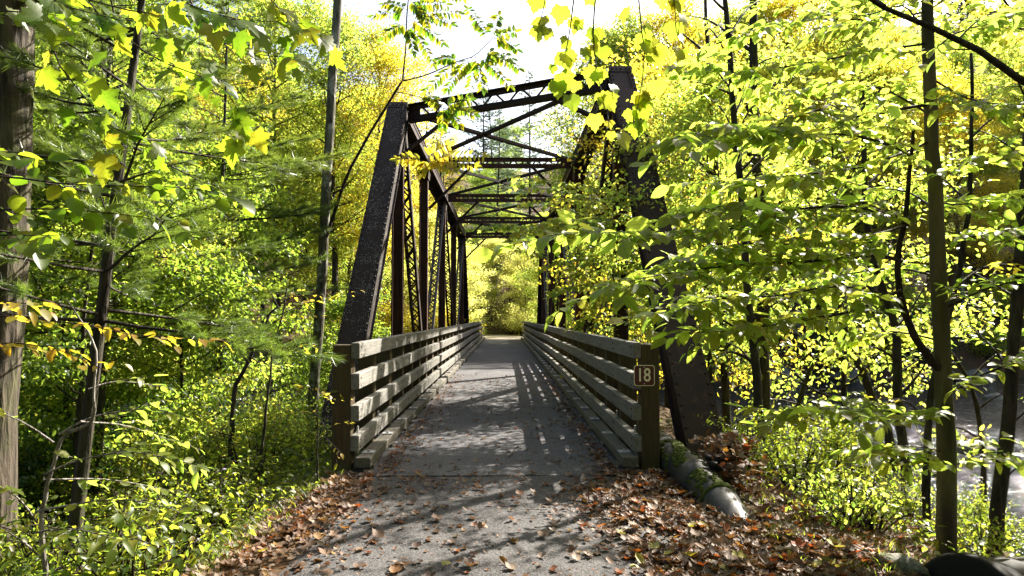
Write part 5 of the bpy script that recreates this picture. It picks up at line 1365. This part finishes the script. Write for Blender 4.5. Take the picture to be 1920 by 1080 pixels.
tuft = sample(240, (-3.6, -1.7), (3.8, 8.5), lambda x, y: np.clip(1.2 - np.abs(-(x - XC) - 2.05 - .25 * sstep(7.2, 3.5, y)) * 2.2, 0, 1)); tuft = np.concatenate([tuft, sample(70, (2.0, 4.5), (4.2, 7), lambda x, y: np.full_like(x, .6))])
gi = np.repeat(np.arange(len(tuft)), 16); gc = tuft[gi] + rg.normal(0, .05, (len(gi), 2))
tag(obj('grass', blades(len(gi), gc, .17), M['lf_cover'], kind='stuff'), 'thin grass along the edges of the path', 'grass')

def lit_d(x, y):
    dx = x - XC; a = np.abs(dx); on = y > 7.3
    e = 1.55 + .28 * sstep(7.2, 3.5, y)
    edge = np.exp(-((a - e) / .34) ** 2)
    right = np.where(dx > 0, sstep(.5, 1.45, dx) * (1 - .65 * sstep(2.9, 4.2, dx)) * .9, 0) * (y < 7.6)
    left = np.where((dx < 0) & (y < 7.4), .8 * np.exp(-((a - e - .15) / .45) ** 2) + .10 * (a > e), 0)
    deck = .34 * np.exp(-((1.28 - a) / .18) ** 2) * np.exp(-np.maximum(0, y - 7.5) / 7) + .022 * np.exp(-(y - 7) / 14)
    deck = np.where(a < 1.30, deck * np.where(dx > 0, 1.25, 1), .01)
    near = np.maximum(np.maximum(right, left), edge * .8) + .06
    d = np.where(on, deck, near) * (.45 + .8 * (vnoise(x, y, 2.6, 3) > -.15))
    return np.clip(d, 0, 1)
def litter(n, xr, yr, dens):
    c = sample(n, xr, yr, dens); x, y = c[:, 0], c[:, 1]; a = np.abs(x - XC)
    e = 1.5 + .28 * sstep(7.2, 3.5, y)
    z = np.where((y > 7.2) & (a < 1.8), .004, np.where(a < e, .004, ground_z(x, y) + .01)); heap = np.where(a > 1.0, rg.random(n) * .022, 0) * dens(x, y)
    pos = np.stack([x, y, z + heap + .003], 1); an = rg.uniform(0, 6.28, n)
    tilt = np.where(dens(x, y) > .3, .26, .13)[:, None]
    d = np.stack([np.cos(an), np.sin(an), rg.normal(0, .12, n)], 1); nn = UP + rg.normal(0, 1, (n, 3)) * tilt
    return pos, frames(d, nn), (.022 + .062 * rg.random(n) ** 1.7)
pos, R, s = litter(32000, (-3.4, 4.6), (3.3, 20), lit_d)
s = s * np.where((pos[:, 1] > 7.3), .8, 1.0)
px_, py_, dd = project(pos)
okv = (px_ > 10) & (px_ < 1910) & (py_ > 0) & (py_ < 1072) & (np.abs(pos[:, 0] - XC) < 2.6)
score = np.where(okv, s / np.maximum(dd, .5), 0) * rg.uniform(.6, 1, len(s)); order = np.argsort(-score); pick = order[:260]; rest = order[260:]
tag(obj('leaf_litter', leaf_mesh('leaf_litter', T_LITTER, pos[rest], R[rest], s[rest], rg), M['litter'], kind='stuff'), 'carpet of brown and orange fallen leaves along the path edges', 'leaves')
FM = {}
for i in pick:
    c = rg.choice(3, p=[.72, .12, .16]); k = int(rg.integers(0, len(T_LITTER))); mt, lb = ((M['lit_brown'], 'curled brown fallen leaf lying on or beside the path'), (M['lit_orange'], 'orange-red fallen leaf lying on or beside the path'), (M['lit_yellow'], 'yellow fallen leaf lying on or beside the path'))[c]
    if (k, c) not in FM: FM[(k, c)] = mesh_arrays('fallen_leaf', *T_LITTER[k]); FM[(k, c)].materials.append(mt)
    o = bpy.data.objects.new('fallen_leaf', FM[(k, c)]); C.objects.link(o); m = Matrix(R[i] * s[i] * 1.15).to_4x4(); m.translation = Vector(pos[i]) + Vector((0, 0, .012)); o.matrix_basis = m
    tag(o, lb, 'leaf', ('brown', 'orange', 'yellow')[c] + ' fallen leaves on the path')
tl = []
for q in sample(260, (-2.6, 3.6), (3.6, 12), lambda x, y: np.clip(lit_d(x, y) + .05, 0, 1)):
    a = rg.uniform(0, 6.28); ln = rg.uniform(.05, .28); z0 = (.012 if abs(q[0] - XC) < 1.5 else gz(*q) + .03); u = np.linspace(-.5, .5, 4)[:, None]
    tl.append((np.array([q[0], q[1], z0]) + np.array([math.cos(a), math.sin(a), 0]) * ln * u + rg.normal(0, .006, (4, 3)) * np.array([1, 1, .5]), np.array([.003, .0028, .0022, .001])))
tag(obj('fallen_twigs', tubes_mesh('fallen_twigs', tl, 4), M['bark_twig'], kind='stuff'), 'thin dark twigs strewn among the fallen leaves', 'twigs')
# leaves heaped between the pipe and the end post
n = 420; c = np.stack([rg.normal(2.28, .10, n), rg.normal(7.0, .28, n), rg.normal(.27, .09, n)], 1)
c[:, 2] = np.minimum(c[:, 2], .52 - np.abs(c[:, 1] - 7.0) * .35); an = rg.uniform(0, 6.28, n)
o = obj('leaf_heap', leaf_mesh('leaf_heap', T_LITTER, c, frames(np.stack([np.cos(an), np.sin(an), rg.normal(0, .4, n)], 1), UP + rg.normal(0, .6, (n, 3))), rg.uniform(.05, .1, n), rg), M['litter'], kind='stuff')
tag(o, 'heap of brown leaves caught between the pipe and the right end post', 'leaves')
# small pale aster by the left post
fl = thing('aster', 'small pale lilac aster flowers left of the left railing post', 'flower', (-2.78, 7.0, gz(-2.78, 7.0)))
for k in range(7):
    q = Vector((rg.normal(0, .05), rg.normal(0, .05), .42 + rg.normal(0, .04))); mb = MB()
    obj('stem', MB().tube([(0, 0, 0), q * .6, q], .003, 5).mesh('stem'), M['lf_green'], fl)
    for j in range(9):
        a = j * .698; mb.raw([q, q + Vector((math.cos(a - .2), math.sin(a - .2), .1)) * .014, q + Vector((math.cos(a), math.sin(a), .1)) * .022, q + Vector((math.cos(a + .2), math.sin(a + .2), .1)) * .014], [(0, 1, 2, 3)])
    obj('flower_head', mb.mesh('flower_head'), M['flower'], fl)

# ------------------------------------------------------------------ look-alikes told apart by their order across the view
ORD = ['leftmost', 'second from left', 'third from left', 'fourth from left', 'fifth from left', 'sixth from left', 'seventh from left', 'eighth from left', 'ninth from left', 'tenth from left', 'eleventh from left', 'twelfth from left', 'thirteenth from left', 'fourteenth from left', 'fifteenth from left', 'sixteenth from left', 'seventeenth from left', 'eighteenth from left', 'nineteenth from left', 'twentieth from left'] + ['twenty-' + w + ' from left' for w in ('first', 'second', 'third', 'fourth', 'fifth', 'sixth', 'seventh', 'eighth', 'ninth')] + ['thirtieth from left']
same = {}
for o in S.objects:
    if o.parent is None and 'label' in o and 'group' in o: same.setdefault((o['group'], o['label']), []).append(o)
for (g, lb), os_ in same.items():
    if not 1 < len(os_) <= 30 or 'viewpoint' in g: continue
    xs_, _, ds_ = project(np.array([tuple(o.location) for o in os_]))
    os_ = [o for _, o in sorted(zip(xs_, os_), key=lambda t: t[0])]
    for k, o in enumerate(os_):
        o['label'] = lb + ', ' + (ORD[k] if k < len(os_) - 1 else 'rightmost') + ' of these'
